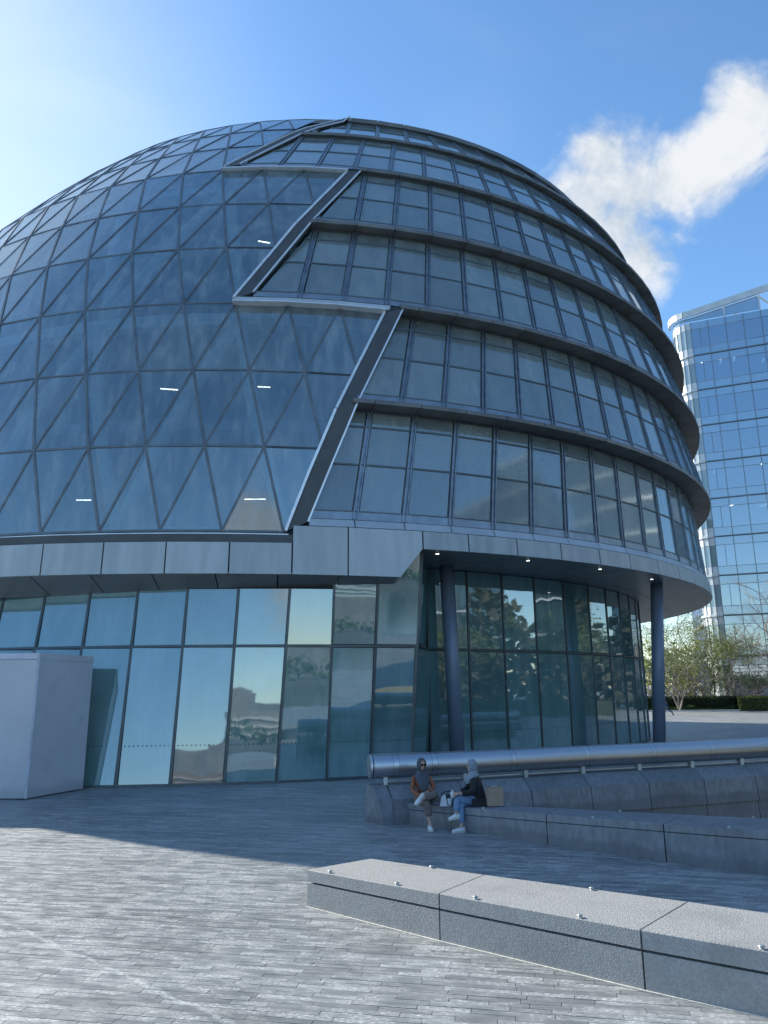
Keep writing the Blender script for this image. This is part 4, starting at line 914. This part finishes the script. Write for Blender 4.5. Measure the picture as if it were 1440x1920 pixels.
jn = {'pelvis': ((1.50, 13.24, 0.45), 0.11, 0.10), 'hL': ((1.43, 13.13, 0.455), 0.09), 'kL': ((1.145, 12.98, 0.51), 0.066), 'mL': ((1.147, 12.965, 0.39), 0.058), 'aL': ((1.15, 12.955, 0.30), 0.048), 'hR': ((1.44, 13.28, 0.44), 0.09), 'kR': ((1.21, 13.02, 0.425), 0.064), 'mR': ((1.22, 12.97, 0.26), 0.056), 'aR': ((1.22, 12.94, 0.13), 0.047)}
skin('jeans', jn, [('pelvis', 'hL'), ('hL', 'kL'), ('kL', 'mL'), ('mL', 'aL'), ('pelvis', 'hR'), ('hR', 'kR'), ('kR', 'mR'), ('mR', 'aR')], 'pelvis', JEAN, p2)
hijab(p2, hc, fdir, PSC, (1.465, 13.215, 0.87), (1.455, 13.20, 0.76), 0.90, 0.1)
shoe(p2, (1.20, 12.96, 0.215), (1.01, 12.93, 0.185), (0.05, 0, 1), WHITE, SOLE, s=0.92)
shoe(p2, (1.27, 12.94, 0.0), (1.055, 12.90, 0.0), (0, 0, 1), WHITE, SOLE, s=0.92)
# things with them
PAPER = mat('kraft_paper', (0.36, 0.27, 0.20), (0.31, 0.23, 0.17), rough=0.85, scale=9, bump=0.3, bscale=25); WP = mat('white_paper', (0.72, 0.74, 0.78), rough=0.7); BL = mat('black_leather', (0.012, 0.012, 0.014), rough=0.4)
bz = 0.40
bg_ = empty('paper_bag', (1.78, 12.96, bz), 'open brown paper carrier bag on the bench behind the woman in black', 'bag')
lo = [(1.655, 12.90), (1.915, 12.95), (1.90, 13.08), (1.645, 13.03)]; th_ = 0.004
for i in range(4):
    a, b = lo[i], lo[(i + 1) % 4]; ca = (1.78, 12.99)
    def inn(p, k): return (ca[0] + (p[0] - ca[0]) * k, ca[1] + (p[1] - ca[1]) * k)
    A, B, A2, B2 = a, b, inn(a, 0.985), inn(b, 0.985)
    ztop_ = bz + 0.285
    G().add([(*A, bz), (*B, bz), (*inn(b, 1.02), ztop_), (*inn(a, 1.02), ztop_), (*A2, bz), (*B2, bz), (*inn(b, 0.99), ztop_), (*inn(a, 0.99), ztop_)], [(0, 1, 2, 3), (7, 6, 5, 4), (3, 2, 6, 7), (0, 4, 5, 1), (1, 5, 6, 2), (0, 3, 7, 4)]).obj('side', PAPER, bg_)
G().prism([(*p, bz + 0.001) for p in lo], (0, 0, 0.004)).obj('bottom', PAPER, bg_)
G().tube([(1.72, 12.985, bz + .285), (1.74, 12.98, bz + .30), (1.80, 12.985, bz + .305), (1.84, 12.99, bz + .29)], 0.004, 6).obj('handle', WP, bg_)
sb_ = empty('small_white_bag', (0.95, 13.25, 0.36), 'small crumpled white paper bag on the bench between the two women', 'bag')
G().add([(0.89, 13.20, .365), (1.02, 13.20, .365), (1.02, 13.28, .365), (0.89, 13.28, .365), (0.915, 13.22, .49), (0.995, 13.215, .50), (0.985, 13.25, .48), (0.92, 13.25, .50), (0.935, 13.232, .53), (0.985, 13.232, .545)],
        [(0, 1, 5, 4), (1, 2, 6, 5), (2, 3, 7, 6), (3, 0, 4, 7), (4, 5, 9, 8), (6, 7, 8, 9), (5, 6, 9), (7, 4, 8), (3, 2, 1, 0)]).obj('bag_body', WP, sb_)
cu = empty('paper_cup', (1.045, 12.995, 0.37), 'white paper cup standing on the bench edge by the jeans', 'cup')
cu.location = (1.09, 13.25, 0.365)
G().tube([(1.06, 13.22, .366), (1.06, 13.22, .47)], [.030, .042], 18).obj('cup_wall', WP, cu, True); G().tube([(1.06, 13.22, .47), (1.06, 13.22, .474), (1.06, 13.22, .482)], [.045, .045, .040], 18).obj('lid', WP, cu, True)
bo = empty('white_bottle', (1.085, 12.99, 0.53), 'white drinks bottle held in the hands of the woman in black', 'bottle')
G().tube([(1.085, 12.985, .525), (1.085, 12.985, .60), (1.085, 12.985, .615), (1.085, 12.985, .635)], [.031, .031, .024, .017], 16).obj('bottle_body', WP, bo, True); G().tube([(1.085, 12.985, .6355), (1.085, 12.985, .66)], .019, 14).obj('cap', mat('grey_cap', (0.4, 0.42, 0.45)), bo, True)
hbg = empty('black_handbag', (1.12, 13.40, 0.37), 'black handbag with looped strap on the bench between the women', 'bag')
G().add([(0.99, 13.36, .365), (1.25, 13.34, .37), (1.25, 13.45, .37), (0.99, 13.47, .365), (1.01, 13.39, .53), (1.23, 13.37, .54), (1.23, 13.42, .54), (1.01, 13.44, .53)], [(0, 1, 5, 4), (1, 2, 6, 5), (2, 3, 7, 6), (3, 0, 4, 7), (4, 5, 6, 7), (3, 2, 1, 0)]).obj('bag_body', BL, hbg)
G().tube([(0.93, 13.36, .42), (0.94, 13.35, .54), (0.99, 13.35, .575), (1.10, 13.34, .585), (1.22, 13.34, .56)], 0.008, 8).obj('strap', BL, hbg, True)
# walking man seen past the right column
wk = empty('person', (21.95, 59.6, 0), 'man in dark jacket and blue jeans walking behind the right-hand column', 'person')
wx = 21.75
wp = {'pelvis': ((wx, 59.6, .95), .13, .11), 'waist': ((wx, 59.6, 1.1), .12, .10), 'chest': ((wx - .03, 59.6, 1.32), .15, .12), 'nb': ((wx - .05, 59.6, 1.48), .06), 'nk': ((wx - .07, 59.6, 1.56), .05), 'hL': ((wx, 59.5, .88), .10), 'kL': ((wx + .12, 59.5, .50), .07), 'aL': ((wx + .48, 59.5, .20), .045), 'tL': ((wx + .50, 59.5, .10), .04),
      'hR': ((wx, 59.7, .88), .10), 'kR': ((wx - .2, 59.7, .5), .07), 'aR': ((wx - .35, 59.7, .1), .045), 'tR': ((wx - .5, 59.7, .05), .04), 'sL': ((wx, 59.4, 1.40), .065), 'eL': ((wx - .15, 59.35, 1.12), .05), 'Lwr': ((wx - .32, 59.38, .98), .035), 'sR': ((wx, 59.8, 1.40), .065), 'eR': ((wx + .2, 59.85, 1.15), .05), 'Rwr': ((wx + .1, 59.85, .95), .035)}
we = list(ed); wb = {k: (v[0],) + tuple(x * .85 for x in v[1:]) for k, v in wp.items()}
hand(wb, we, 'L', wp['Lwr'][0], (wx - .38, 59.38, .93), (-.5, 0, -.8), (0.8, 0, -.5)); hand(wb, we, 'R', wp['Rwr'][0], (wx + .07, 59.85, .88), (-.2, 0, -1), (1, 0, -.2))
skin('body', wb, we, 'pelvis', SK, wk, 1, head((wx - .09, 59.6, 1.66), (-1, 0, -.1), 1.0))
NAVY = cloth('navy_jacket', (0.015, 0.018, 0.03)); DJ = cloth('blue_jeans', (0.05, 0.09, 0.20))
skin('jacket', {k: (wp[k][0],) + tuple(x * 1.12 for x in wp[k][1:]) for k in ('pelvis', 'waist', 'chest', 'nb', 'sL', 'eL', 'Lwr', 'sR', 'eR', 'Rwr')}, [e for e in ed if e[0] in ('pelvis', 'waist', 'chest', 'sR', 'eR', 'sL', 'eL') and e[1] in ('waist', 'chest', 'nb', 'sL', 'eL', 'Lwr', 'sR', 'eR', 'Rwr')], 'pelvis', NAVY, wk, 1)
skin('jeans', {k: (wp[k][0],) + tuple(x * 1.1 for x in wp[k][1:]) for k in ('pelvis', 'hL', 'kL', 'aL', 'hR', 'kR', 'aR')}, [e for e in ed if e[0][0] in 'phk' and e[1][0] in 'hka' and e[0] != 'pelvis' or e in (('pelvis', 'hL'), ('pelvis', 'hR'))], 'pelvis', DJ, wk, 1)
shoe(wk, (wx + .52, 59.5, .20), (wx + .50, 59.5, .0), (-1, 0, .1), BL, BL); shoe(wk, (wx - .30, 59.7, 0), (wx - .57, 59.7, .02), (0, 0, 1), BL, BL)
g = G(); hcx = Vector((wx - .07, 59.6, 1.70)); g.sphere(hcx, (.095, .085, .10)); g.obj('hair', EYE, wk, True)

# ------------------------------------------------------------------ office block on the right
OB = empty('office_block', (36.3, 80, 0), 'tall glass office block with rounded sunlit corner behind the trees at the right', 'building')
OG = glass('office_blue_glass', 0.40, (0.03, 0.085, 0.22), 0.42, (0.45, 0.62, 0.80), rough=0.02, wav=0.15, wscale=0.5, dirt_haze=0.1, tint=0.25)
OS = glass('office_spandrel_glass', 0.32, (0.15, 0.26, 0.40), 0.0, (1, 1, 1), rough=0.06, wav=0.1, dirt_haze=0.15, dirt_haze_col=(0.3, 0.36, 0.4), tint=0.1)
OC = glass('office_corner_glass', 0.16, (0.36, 0.45, 0.46), 0.30, (0.75, 0.85, 0.85), rough=0.05, wav=0.1, dirt_haze=0.2, dirt_haze_col=(0.5, 0.55, 0.55), tint=0.2)
OW = mat('office_white_metal', (0.62, 0.65, 0.66), (0.52, 0.55, 0.57), rough=0.35, metal=0.2, scale=1); OFm = mat('office_grey_metal', (0.17, 0.20, 0.23), rough=0.4, metal=0.5)
ou = Vector((0.92, -0.392, 0)).normalized(); on = Vector((-ou.y * -1, 0, 0)); on = Vector((-0.392, -0.92, 0)).normalized(); seam_ = Vector((36.3, 80, 0))
OR = 2.0; oc = seam_ - on * OR; a0 = math.atan2(on.y, on.x)          # arc turns from the front normal towards the left/back
NA = 6
def path(i):      # i<=0 on the arc (0 = seam), i>0 along the face
    if i >= 0: return seam_ + ou * (1.86 * i), on
    a = a0 - (R_(105)) * (-i) / NA if True else 0
    n = Vector((math.cos(a), math.sin(a), 0)); return oc + n * OR, n
FH, Z1 = 4.3, [0.95 + 4.3 * i for i in range(10)]
NI = 18
po = Pieces('window_pane', OG, OB, 150, 'far_window_panes'); psn = Pieces('spandrel_panel', OS, OB, 290, 'far_spandrels'); pcg = Pieces('corner_pane', OC, OB, 120); pom = Pieces('fin', OFm, OB, 250); por = Pieces('floor_band', OFm, OB, 200); pcw = Pieces('corner_band', OW, OB, 120)
for k in range(10):
    z = Z1[k]
    for i in range(-NA, NI):
        (a, na), (b, nb) = path(i), path(i + 1); n = (na + nb).normalized(); d_ = (b - a).normalized() * 0.03; zv = Vector((0, 0, 1))
        def qd(z0, z1, o): return [a + d_ + zv * z0 + n * o, b - d_ + zv * z0 + n * o, b - d_ + zv * z1 + n * o, a + d_ + zv * z1 + n * o]
        if i >= 0:
            psn.add(G().prism(qd(z + 0.08, z + 0.95, 0.0), -n * .05)); po.add(G().prism(qd(z + 1.0, z + 3.3, -0.01), -n * .05)); psn.add(G().prism(qd(z + 3.35, z + 4.2, 0.0), -n * .05))
            if i == 0: pom.add(G().beam(a + ou * .93 + zv * (z + 1.0), a + ou * .93 + zv * (z + 3.3), n, .05, .04))
            por.add(G().beam(a + zv * z, b + zv * z, n, 0.11, 0.12, tint=0.5))
        else:
            pcg.add(G().prism(qd(z + 1.0, z + 3.3, -0.01), -n * .05)); pcw.add(G().prism(qd(z + 0.08, z + 0.97, 0.02), -n * .08)); pcw.add(G().prism(qd(z + 3.33, z + 4.15, 0.02), -n * .08)); pcw.add(G().beam(a + zv * z, b + zv * z, n, 0.22, 0.2, tint=0.9))
        pom.add(G().beam(a + zv * (z + 0.05), a + zv * (z + 4.25), na, 0.06, 0.06, tint=0.2))
zr = Z1[-1] + FH
for c_ in (po, psn, pcg, pom, por, pcw): c_.build()
g = G(); g2 = G()
def gable(i): return zr + 0.9 + 0.32 * max(0, i)
for i in range(-NA, NI):
    (a, na), (b, nb) = path(i), path(i + 1); n = (na + nb).normalized(); zv = Vector((0, 0, 1))
    za, zb = gable(i), gable(i + 1)
    g.beam(a + zv * za + na * .2, b + zv * zb + nb * .2, n, 0.75, 0.25, tint=0.5)
    if i < 4: g2.prism([a + zv * (zr + .05), b + zv * (zr + .05), b + zv * (zb - .4), a + zv * (za - .4)], -n * .05)
g.obj('roof_edge', OW, OB); g2.obj('parapet_glass', OS, OB)
g = G(); zv = Vector((0, 0, 1))
for i in range(2, NI, 2):
    a, na = path(i); g.beam(a + zv * zr, a + zv * (gable(i) - .3), na, .14, .14); b_, nb = path(min(i + 2, NI)); g.beam(a + zv * (gable(i) - .3) - on * 0.5, b_ + zv * zr - on * 4.5, zv, .16, .16)
g.obj('roof_brace', OW, OB)
g = G(); back = [path(i)[0] for i in range(-NA, NI + 1)]
inner_ = [p - path(i)[1] * 0.7 for i, p in zip(range(-NA, NI + 1), back)]; far_ = [inner_[-1] + Vector((6, 22, 0)), inner_[0] + Vector((7, 22, 0))]
for z in Z1 + [zr]: G().prism([p + zv * (z - .15) for p in inner_ + far_], (0, 0, .35)).obj('floor_slab', M['slab'], OB)
g = G(); cz = [p + Vector((3.0, 7.5, 0)) for p in inner_] ; g.prism([p for p in cz + far_], (0, 0, zr)).obj('core_wall', mat('office_interior', (0.05, 0.10, 0.20), rough=.8), OB)
M['ol'] = emis('office_strip_light', (0.95, 1.0, 1.0), 3.0)
rl_ = random.Random(5)
for k in (1, 2, 3, 4, 5, 8):
    for i in range(0, 5):
        if rl_.random() < 0.62:
            a = path(i)[0] - on * (1.6 + rl_.random() * 2.5) + ou * rl_.random() * 1.2 + zv * (Z1[k] + 4.05)
            if k == 4: dd = Vector((-0.25, 0.97, 0)) * 1.6
            else: dd = Vector((0.35, 0.9, 0)) * 0.5
            G().beam(a - dd, a + dd, -zv, .12, .05).obj('light_tube', M['ol'], OB)
# ------------------------------------------------------------------ trees
def leafmat(n, c, c2, tr=0.25):
    m = mat(n, c, c2, rough=0.6, scale=1.3, attr=0.45); t = m.node_tree; p = pr(m)
    for l in list(t.links):
        if l.to_socket == p.inputs['Base Color']: src = l.from_socket
    tl = N(t, 'ShaderNodeBsdfTranslucent'); L(t, src, tl.inputs[0]); mx = N(t, 'ShaderNodeMixShader'); mx.inputs[0].default_value = tr
    o = [x for x in t.nodes if x.type == 'OUTPUT_MATERIAL'][0]; L(t, p.outputs[0], mx.inputs[1]); L(t, tl.outputs[0], mx.inputs[2]); L(t, mx.outputs[0], o.inputs[0]); return m
BK = mat('brown_bark', (0.10, 0.085, 0.07), (0.06, 0.05, 0.045), rough=.9, scale=8); BKp = mat('pale_bark', (0.34, 0.29, 0.25), (0.24, 0.20, 0.17), rough=.9, scale=8)
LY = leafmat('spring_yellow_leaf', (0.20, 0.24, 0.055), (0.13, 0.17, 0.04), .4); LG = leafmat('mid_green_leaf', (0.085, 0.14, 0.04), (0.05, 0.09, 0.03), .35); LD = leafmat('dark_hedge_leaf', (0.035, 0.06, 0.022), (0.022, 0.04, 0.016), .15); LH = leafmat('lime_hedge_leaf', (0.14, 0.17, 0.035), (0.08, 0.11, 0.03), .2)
def quad(g, c, s, rn):
    n = Vector((rn.gauss(0, 1), rn.gauss(0, 1), rn.gauss(0, 1) + .4)).normalized(); a = n.orthogonal().normalized(); a.rotate(Matrix.Rotation(rn.random() * 6.28, 3, n)); b = n.cross(a)
    g.add([c - a * s * .5, c + b * s * .28, c + a * s * .5, c - b * s * .28], [(0, 1, 2, 3)], tint=rn.random())
def tree(name, label, cat, base, h, spread, stems, lm, bm_, leaf=0.14, nleaf=2600, seed=1, r0=0.10, depth=5, droop=0.0, group=None, lean=(0, 0), up=0.7, start=0.18):
    rn = random.Random(seed); T = empty(name, base, label, cat, group); tips = []; gt, gl_ = G(), G(); base = Vector(base)
    def grow(p, d, ln, r, dep):
        pts_ = [p]; n = 3; q = p
        for i in range(n):
            d = (d + Vector((rn.gauss(0, .16), rn.gauss(0, .16), rn.gauss(0, .10)))).normalized(); q = q + d * ln / n; pts_.append(q)
        gt.tube(pts_, [r, r * .88, r * .78, r * .66], 6 if dep > 1 else 4, cap=False, tint=0.5)
        if dep <= 2: tips.extend(pts_[1:])
        if dep == 0: return
        for i in range(rn.choice((2, 3, 3) if dep > 1 else (3, 4))):
            nd = (d * 0.7 + Vector((rn.gauss(0, .6) * spread, rn.gauss(0, .6) * spread, rn.gauss(.12, .3) - droop * (depth - dep) * .12))).normalized()
            s_ = pts_[rn.choice((2, 3, 3))]; grow(s_, nd, ln * rn.uniform(.62, .85), r * rn.uniform(.5, .66), dep - 1)
    tot_ = 0; x = 1
    for i in range(depth + 1): tot_ += x; x *= .74
    for s in range(stems):
        a = 6.28 * s / stems + rn.random(); d = Vector((math.cos(a) * .35 * (stems > 1) + lean[0], math.sin(a) * .35 * (stems > 1) + lean[1], 1)).normalized()
        grow(base + Vector((0, 0, -.05)), d, h / tot_ * 1.15, r0, depth)
    gt.obj('trunk', bm_, T)
    if nleaf:
        for i in range(nleaf):
            c = rn.choice(tips) + Vector((rn.gauss(0, .22), rn.gauss(0, .22), rn.gauss(0, .2) - droop * rn.random() * .8)) * (h / 7)
            quad(gl_, c, leaf * rn.uniform(.6, 1.4), rn)
        gl_.obj('crown', lm, T)
    return T
tree('small_tree', 'small dark multi-stemmed tree in the planting bed just right of the column', 'tree', (26.9, 70.3, 0), 6.2, 1.25, 3, LG, BKp, .13, 2600, 11, .11, 5, up=.5)
tree('small_tree', 'low spreading green tree standing before the foot of the office block', 'tree', (33.9, 70.5, 0), 4.6, 1.5, 2, LG, BKp, .12, 2200, 12, .08, 5)
tree('bare_tree', 'leafless pale tree reaching in from the right edge in front of the office block', 'tree', (37.6, 68.0, 0), 13.0, 0.85, 2, LY, BKp, .07, 500, 23, .17, 6, lean=(-.28, 0))
gp = 'spring trees behind the clipped hedge'
lab = ['yellow-green birch behind the hedge beside the column', 'tall airy yellow-green tree left of the glass office corner', 'pale budding tree behind the hedge near the office corner', 'twiggy tree with bare brown stems behind the hedge', 'bushy budding tree farthest back between column and office block', 'fine-twigged tree rising highest against the sky below the overhang']
for i, (x, y, h, sd2, nl) in enumerate([(27.6, 75, 8.2, 31, 5200), (32.3, 76, 9.8, 32, 5600), (35.0, 77.5, 8.4, 33, 3600), (30.0, 74, 7.6, 34, 3600), (33, 88, 12.0, 35, 5200), (37.2, 96, 15.5, 36, 2200)]):
    tree('birch_tree', lab[i], 'tree', (x, y, 0), h, .85, 2, LY, BKp if i != 1 else BK, .14, nl, sd2, .10, 5, droop=.5, group=gp)
# far wood and thicket of stems
rn = random.Random(9); g = G()
for i in range(9000):
    x = rn.uniform(-10, 75); y = rn.uniform(98, 118); z = abs(rn.gauss(0, 1)) * 2.6 + rn.random() * 3.2 * (1 + .35 * math.sin(x * .5) + .2 * math.sin(x * 1.7)); quad(g, Vector((x, y, z)), rn.uniform(.5, 1.1), rn)
o = g.obj('far_wood', LY); o['kind'] = 'stuff'
g = G()
for i in range(520):
    x = rn.uniform(20, 48); y = rn.uniform(73, 79) - max(0, x - 30) * .0; hh = rn.uniform(1.6, 4.2)
    if x > 35.5 and y > 78 - (x - 36) * .45: continue
    g.tube([(x, y, 0), (x + rn.gauss(0, .3), y + rn.gauss(0, .3), hh * .5), (x + rn.gauss(0, .7), y + rn.gauss(0, .5), hh)], [.035, .026, .012], 4, cap=False)
o = g.obj('stem_thicket', BKp); o['kind'] = 'stuff'
def hedge(name, label, x0, y0, x1, y1, h, dp, lm, n, seed):
    rn = random.Random(seed); T = empty(name, (x0, y0, 0), label, 'hedge'); d = Vector((x1 - x0, y1 - y0, 0)); ln = d.length; d.normalize(); nn_ = Vector((-d.y, d.x, 0)); o_ = Vector((x0, y0, 0))
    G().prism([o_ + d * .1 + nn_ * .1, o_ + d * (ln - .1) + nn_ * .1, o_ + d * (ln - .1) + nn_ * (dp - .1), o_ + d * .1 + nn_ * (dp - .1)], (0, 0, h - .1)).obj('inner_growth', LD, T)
    g = G()
    for i in range(n):
        f = rn.random()
        if f < .45: c = o_ + d * rn.random() * ln + nn_ * rn.gauss(.03, .04) + zv * rn.random() * h
        elif f < .85: c = o_ + d * rn.random() * ln + nn_ * rn.random() * dp + zv * (h + rn.gauss(0, .05))
        else: c = o_ + nn_ * rn.random() * dp + zv * rn.random() * h + d * rn.gauss(0, .04)
        quad(g, c, rn.uniform(.08, .16), rn)
    g.obj('foliage', lm, T); return T
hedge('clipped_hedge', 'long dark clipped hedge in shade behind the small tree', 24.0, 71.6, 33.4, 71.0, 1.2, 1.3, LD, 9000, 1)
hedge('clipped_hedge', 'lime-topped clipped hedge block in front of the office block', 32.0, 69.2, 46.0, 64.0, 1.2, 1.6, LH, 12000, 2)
rn = random.Random(4); g = G()
for i in range(5000):
    x = rn.uniform(24.5, 33); y = 70.3 + rn.random() * 1.1; hh = .25 + .3 * max(0, math.sin(x * 2.3) * math.sin(x * .9 + 1)); quad(g, Vector((x, y, rn.random() * hh)), rn.uniform(.06, .14), rn)
o = g.obj('ground_cover', LG); o['kind'] = 'stuff'
o = G().box((20, 70.0, -.02), (34, 79, .03)).obj('planting_bed', mat('soil', (.05, .04, .03), rough=.95)); o['kind'] = 'structure'
o = G().prism([(20, 69.75, -.01), (33, 69.3, -.01), (33, 69.95, -.01), (20, 70.0, -.01)], (0, 0, .1)).obj('bed_kerb', M['band']); o['kind'] = 'structure'
# ------------------------------------------------------------------ right-hand side of the square, seen in the curved glass
OD = glass('dark_office_glass', 0.2, (0.03, 0.05, 0.06), 0.0, (1, 1, 1), wav=0.1, dirt_haze=0.1)
for nm, lb, x0, y0, x1, y1, h, fl in [('side_office', 'glass office block on the right side of the square, reflected in the curved glass', 62, -42, 86, 6, 40, 10), ('side_office', 'shorter glass office block farther right, reflected in the curved glass', 66, 18, 92, 52, 36, 9)]:
    T = empty(nm, (x0, y0, 0), lb, 'building'); G().box((x0, y0, 0), (x1, y1, h)).obj('wall', OD, T); g = G()
    for k in range(fl + 1): g.box((x0 - .4, y0 - .4, h * k / fl - .14), (x1 + .4, y1 + .4, h * k / fl + .14))
    g.obj('floor_band', OW, T)
    g = G()
    for k in range(int((y1 - y0) / 3)): g.box((x0 - .2, y0 + 3 * k, 0), (x0 - .01, y0 + 3 * k + .15, h))
    g.obj('fin', OFm, T)
for i, (x, y, h) in enumerate([(44, 4, 9), (46, 14, 10), (43, 24, 8.5), (47, 33, 10), (44, 42, 9), (48, -8, 10)]):
    tree('square_tree', ['budding tree nearest the viewer but one in the row right of the square', 'tall budding tree standing third in the row right of the square', 'shortest budding tree in the middle of the row right of the square', 'tall budding tree set farthest back in the row right of the square', 'budding tree at the far end of the row right of the square', 'tall budding tree at the near end of the row right of the square'][i], 'tree', (x, y, 0), h, 1.0, 1, LY, BK, .20, 2200, 60 + i, .14, 4, group='trees along the right side of the square')
rn = random.Random(31); g = G()
for i in range(17000):
    y = rn.uniform(-60, 75); quad(g, Vector((54 + rn.gauss(0, 2.5), y, rn.random() * (9 + 3 * math.sin(y * .21) + 1.5 * math.sin(y * .63)) + abs(rn.gauss(0, .8)))), rn.uniform(.8, 1.6), rn)
o = g.obj('sky_blocking_wood', leafmat('blocker_brown_twigs', (0.085, 0.075, 0.05), (0.05, 0.05, 0.035), .2)); o['kind'] = 'stuff'  # unseen twig mass added to block bright horizon sky in the curved glass
hedge('clipped_hedge', 'dark hedge along the right side of the square', 41, -12, 41.2, 46, 1.2, 1.3, LD, 5000, 7)
# ------------------------------------------------------------------ far bank, seen only in the glass
rn = random.Random(21)
fb = [('riverside_offices', 'stepped white office block with long balconies across the river', -95, -250, 60, 30, 34, 9, (.55, .56, .54)), ('riverside_offices', 'dark brick warehouse block across the river', -28, -245, 45, 25, 22, 6, (.20, .13, .10)), ('stone_fort', 'pale stone fort with square corner turrets across the river', 45, -260, 70, 40, 20, 3, (.26, .25, .23)),
      ('round_tower', 'tall slim glass tower far across the river', -70, -420, 34, 34, 130, 30, (.10, .16, .18)), ('riverside_offices', 'grey glass office slab across the river', 130, -300, 70, 30, 48, 12, (.25, .30, .33)), ('riverside_offices', 'low sand-coloured block across the river', -180, -260, 70, 30, 26, 7, (.40, .34, .26)), ('glass_tower', 'square blue glass tower far across the river', 10, -460, 45, 40, 105, 26, (.12, .18, .22))]
for nm, lb, x, y, w_x, dpt, h, fl, c in fb:
    h *= 0.55
    T = empty(nm, (x, y, 0), lb, 'building'); mm = mat(nm + '_wall', c, rough=.6, scale=.2); G().box((x - w_x / 2, y - dpt, 0), (x + w_x / 2, y, h)).obj('wall', mm, T)
    g = G()
    for k in range(1, fl + 1): g.box((x - w_x / 2 - .3, y + .01, h * k / (fl + 1) - h / (fl + 1) * .22), (x + w_x / 2 + .3, y + .7, h * k / (fl + 1) + h / (fl + 1) * .12))
    g.obj('floor_band', mat(nm + '_band', tuple(min(.75, q * 1.7 + .12) for q in c), rough=.5), T)
    if nm == 'stone_fort':
        for sx in (-1, 1): G().box((x + sx * 30 - 5, y - 8, 0), (x + sx * 30 + 5, y + 3, 17)).obj('turret', mm, T)
g = G()
for i in range(5000):
    x = rn.uniform(-220, 220); quad(g, Vector((x, -236 + rn.gauss(0, 3), abs(rn.gauss(0, 1)) * 2.2 + rn.random() * 3 * (1 + math.sin(x * .11)))), rn.uniform(1.2, 2.6), rn)
o = g.obj('far_bank_trees', LG); o['kind'] = 'stuff'
rn = random.Random(77); g = G()
for i in range(150):
    x = rn.uniform(-420, 420); y = -rn.uniform(290, 420); w2 = rn.uniform(8, 20); g.box((x - w2, y - 15, 0), (x + w2, y, rn.uniform(10, 26)))
o = g.obj('far_city', mat('far_city_wall', (0.22, 0.21, 0.20), (0.14, 0.14, 0.15), rough=.7, scale=.12)); o['kind'] = 'stuff'  # unseen skyline blocks added to cover the horizon glow mirrored in the glass
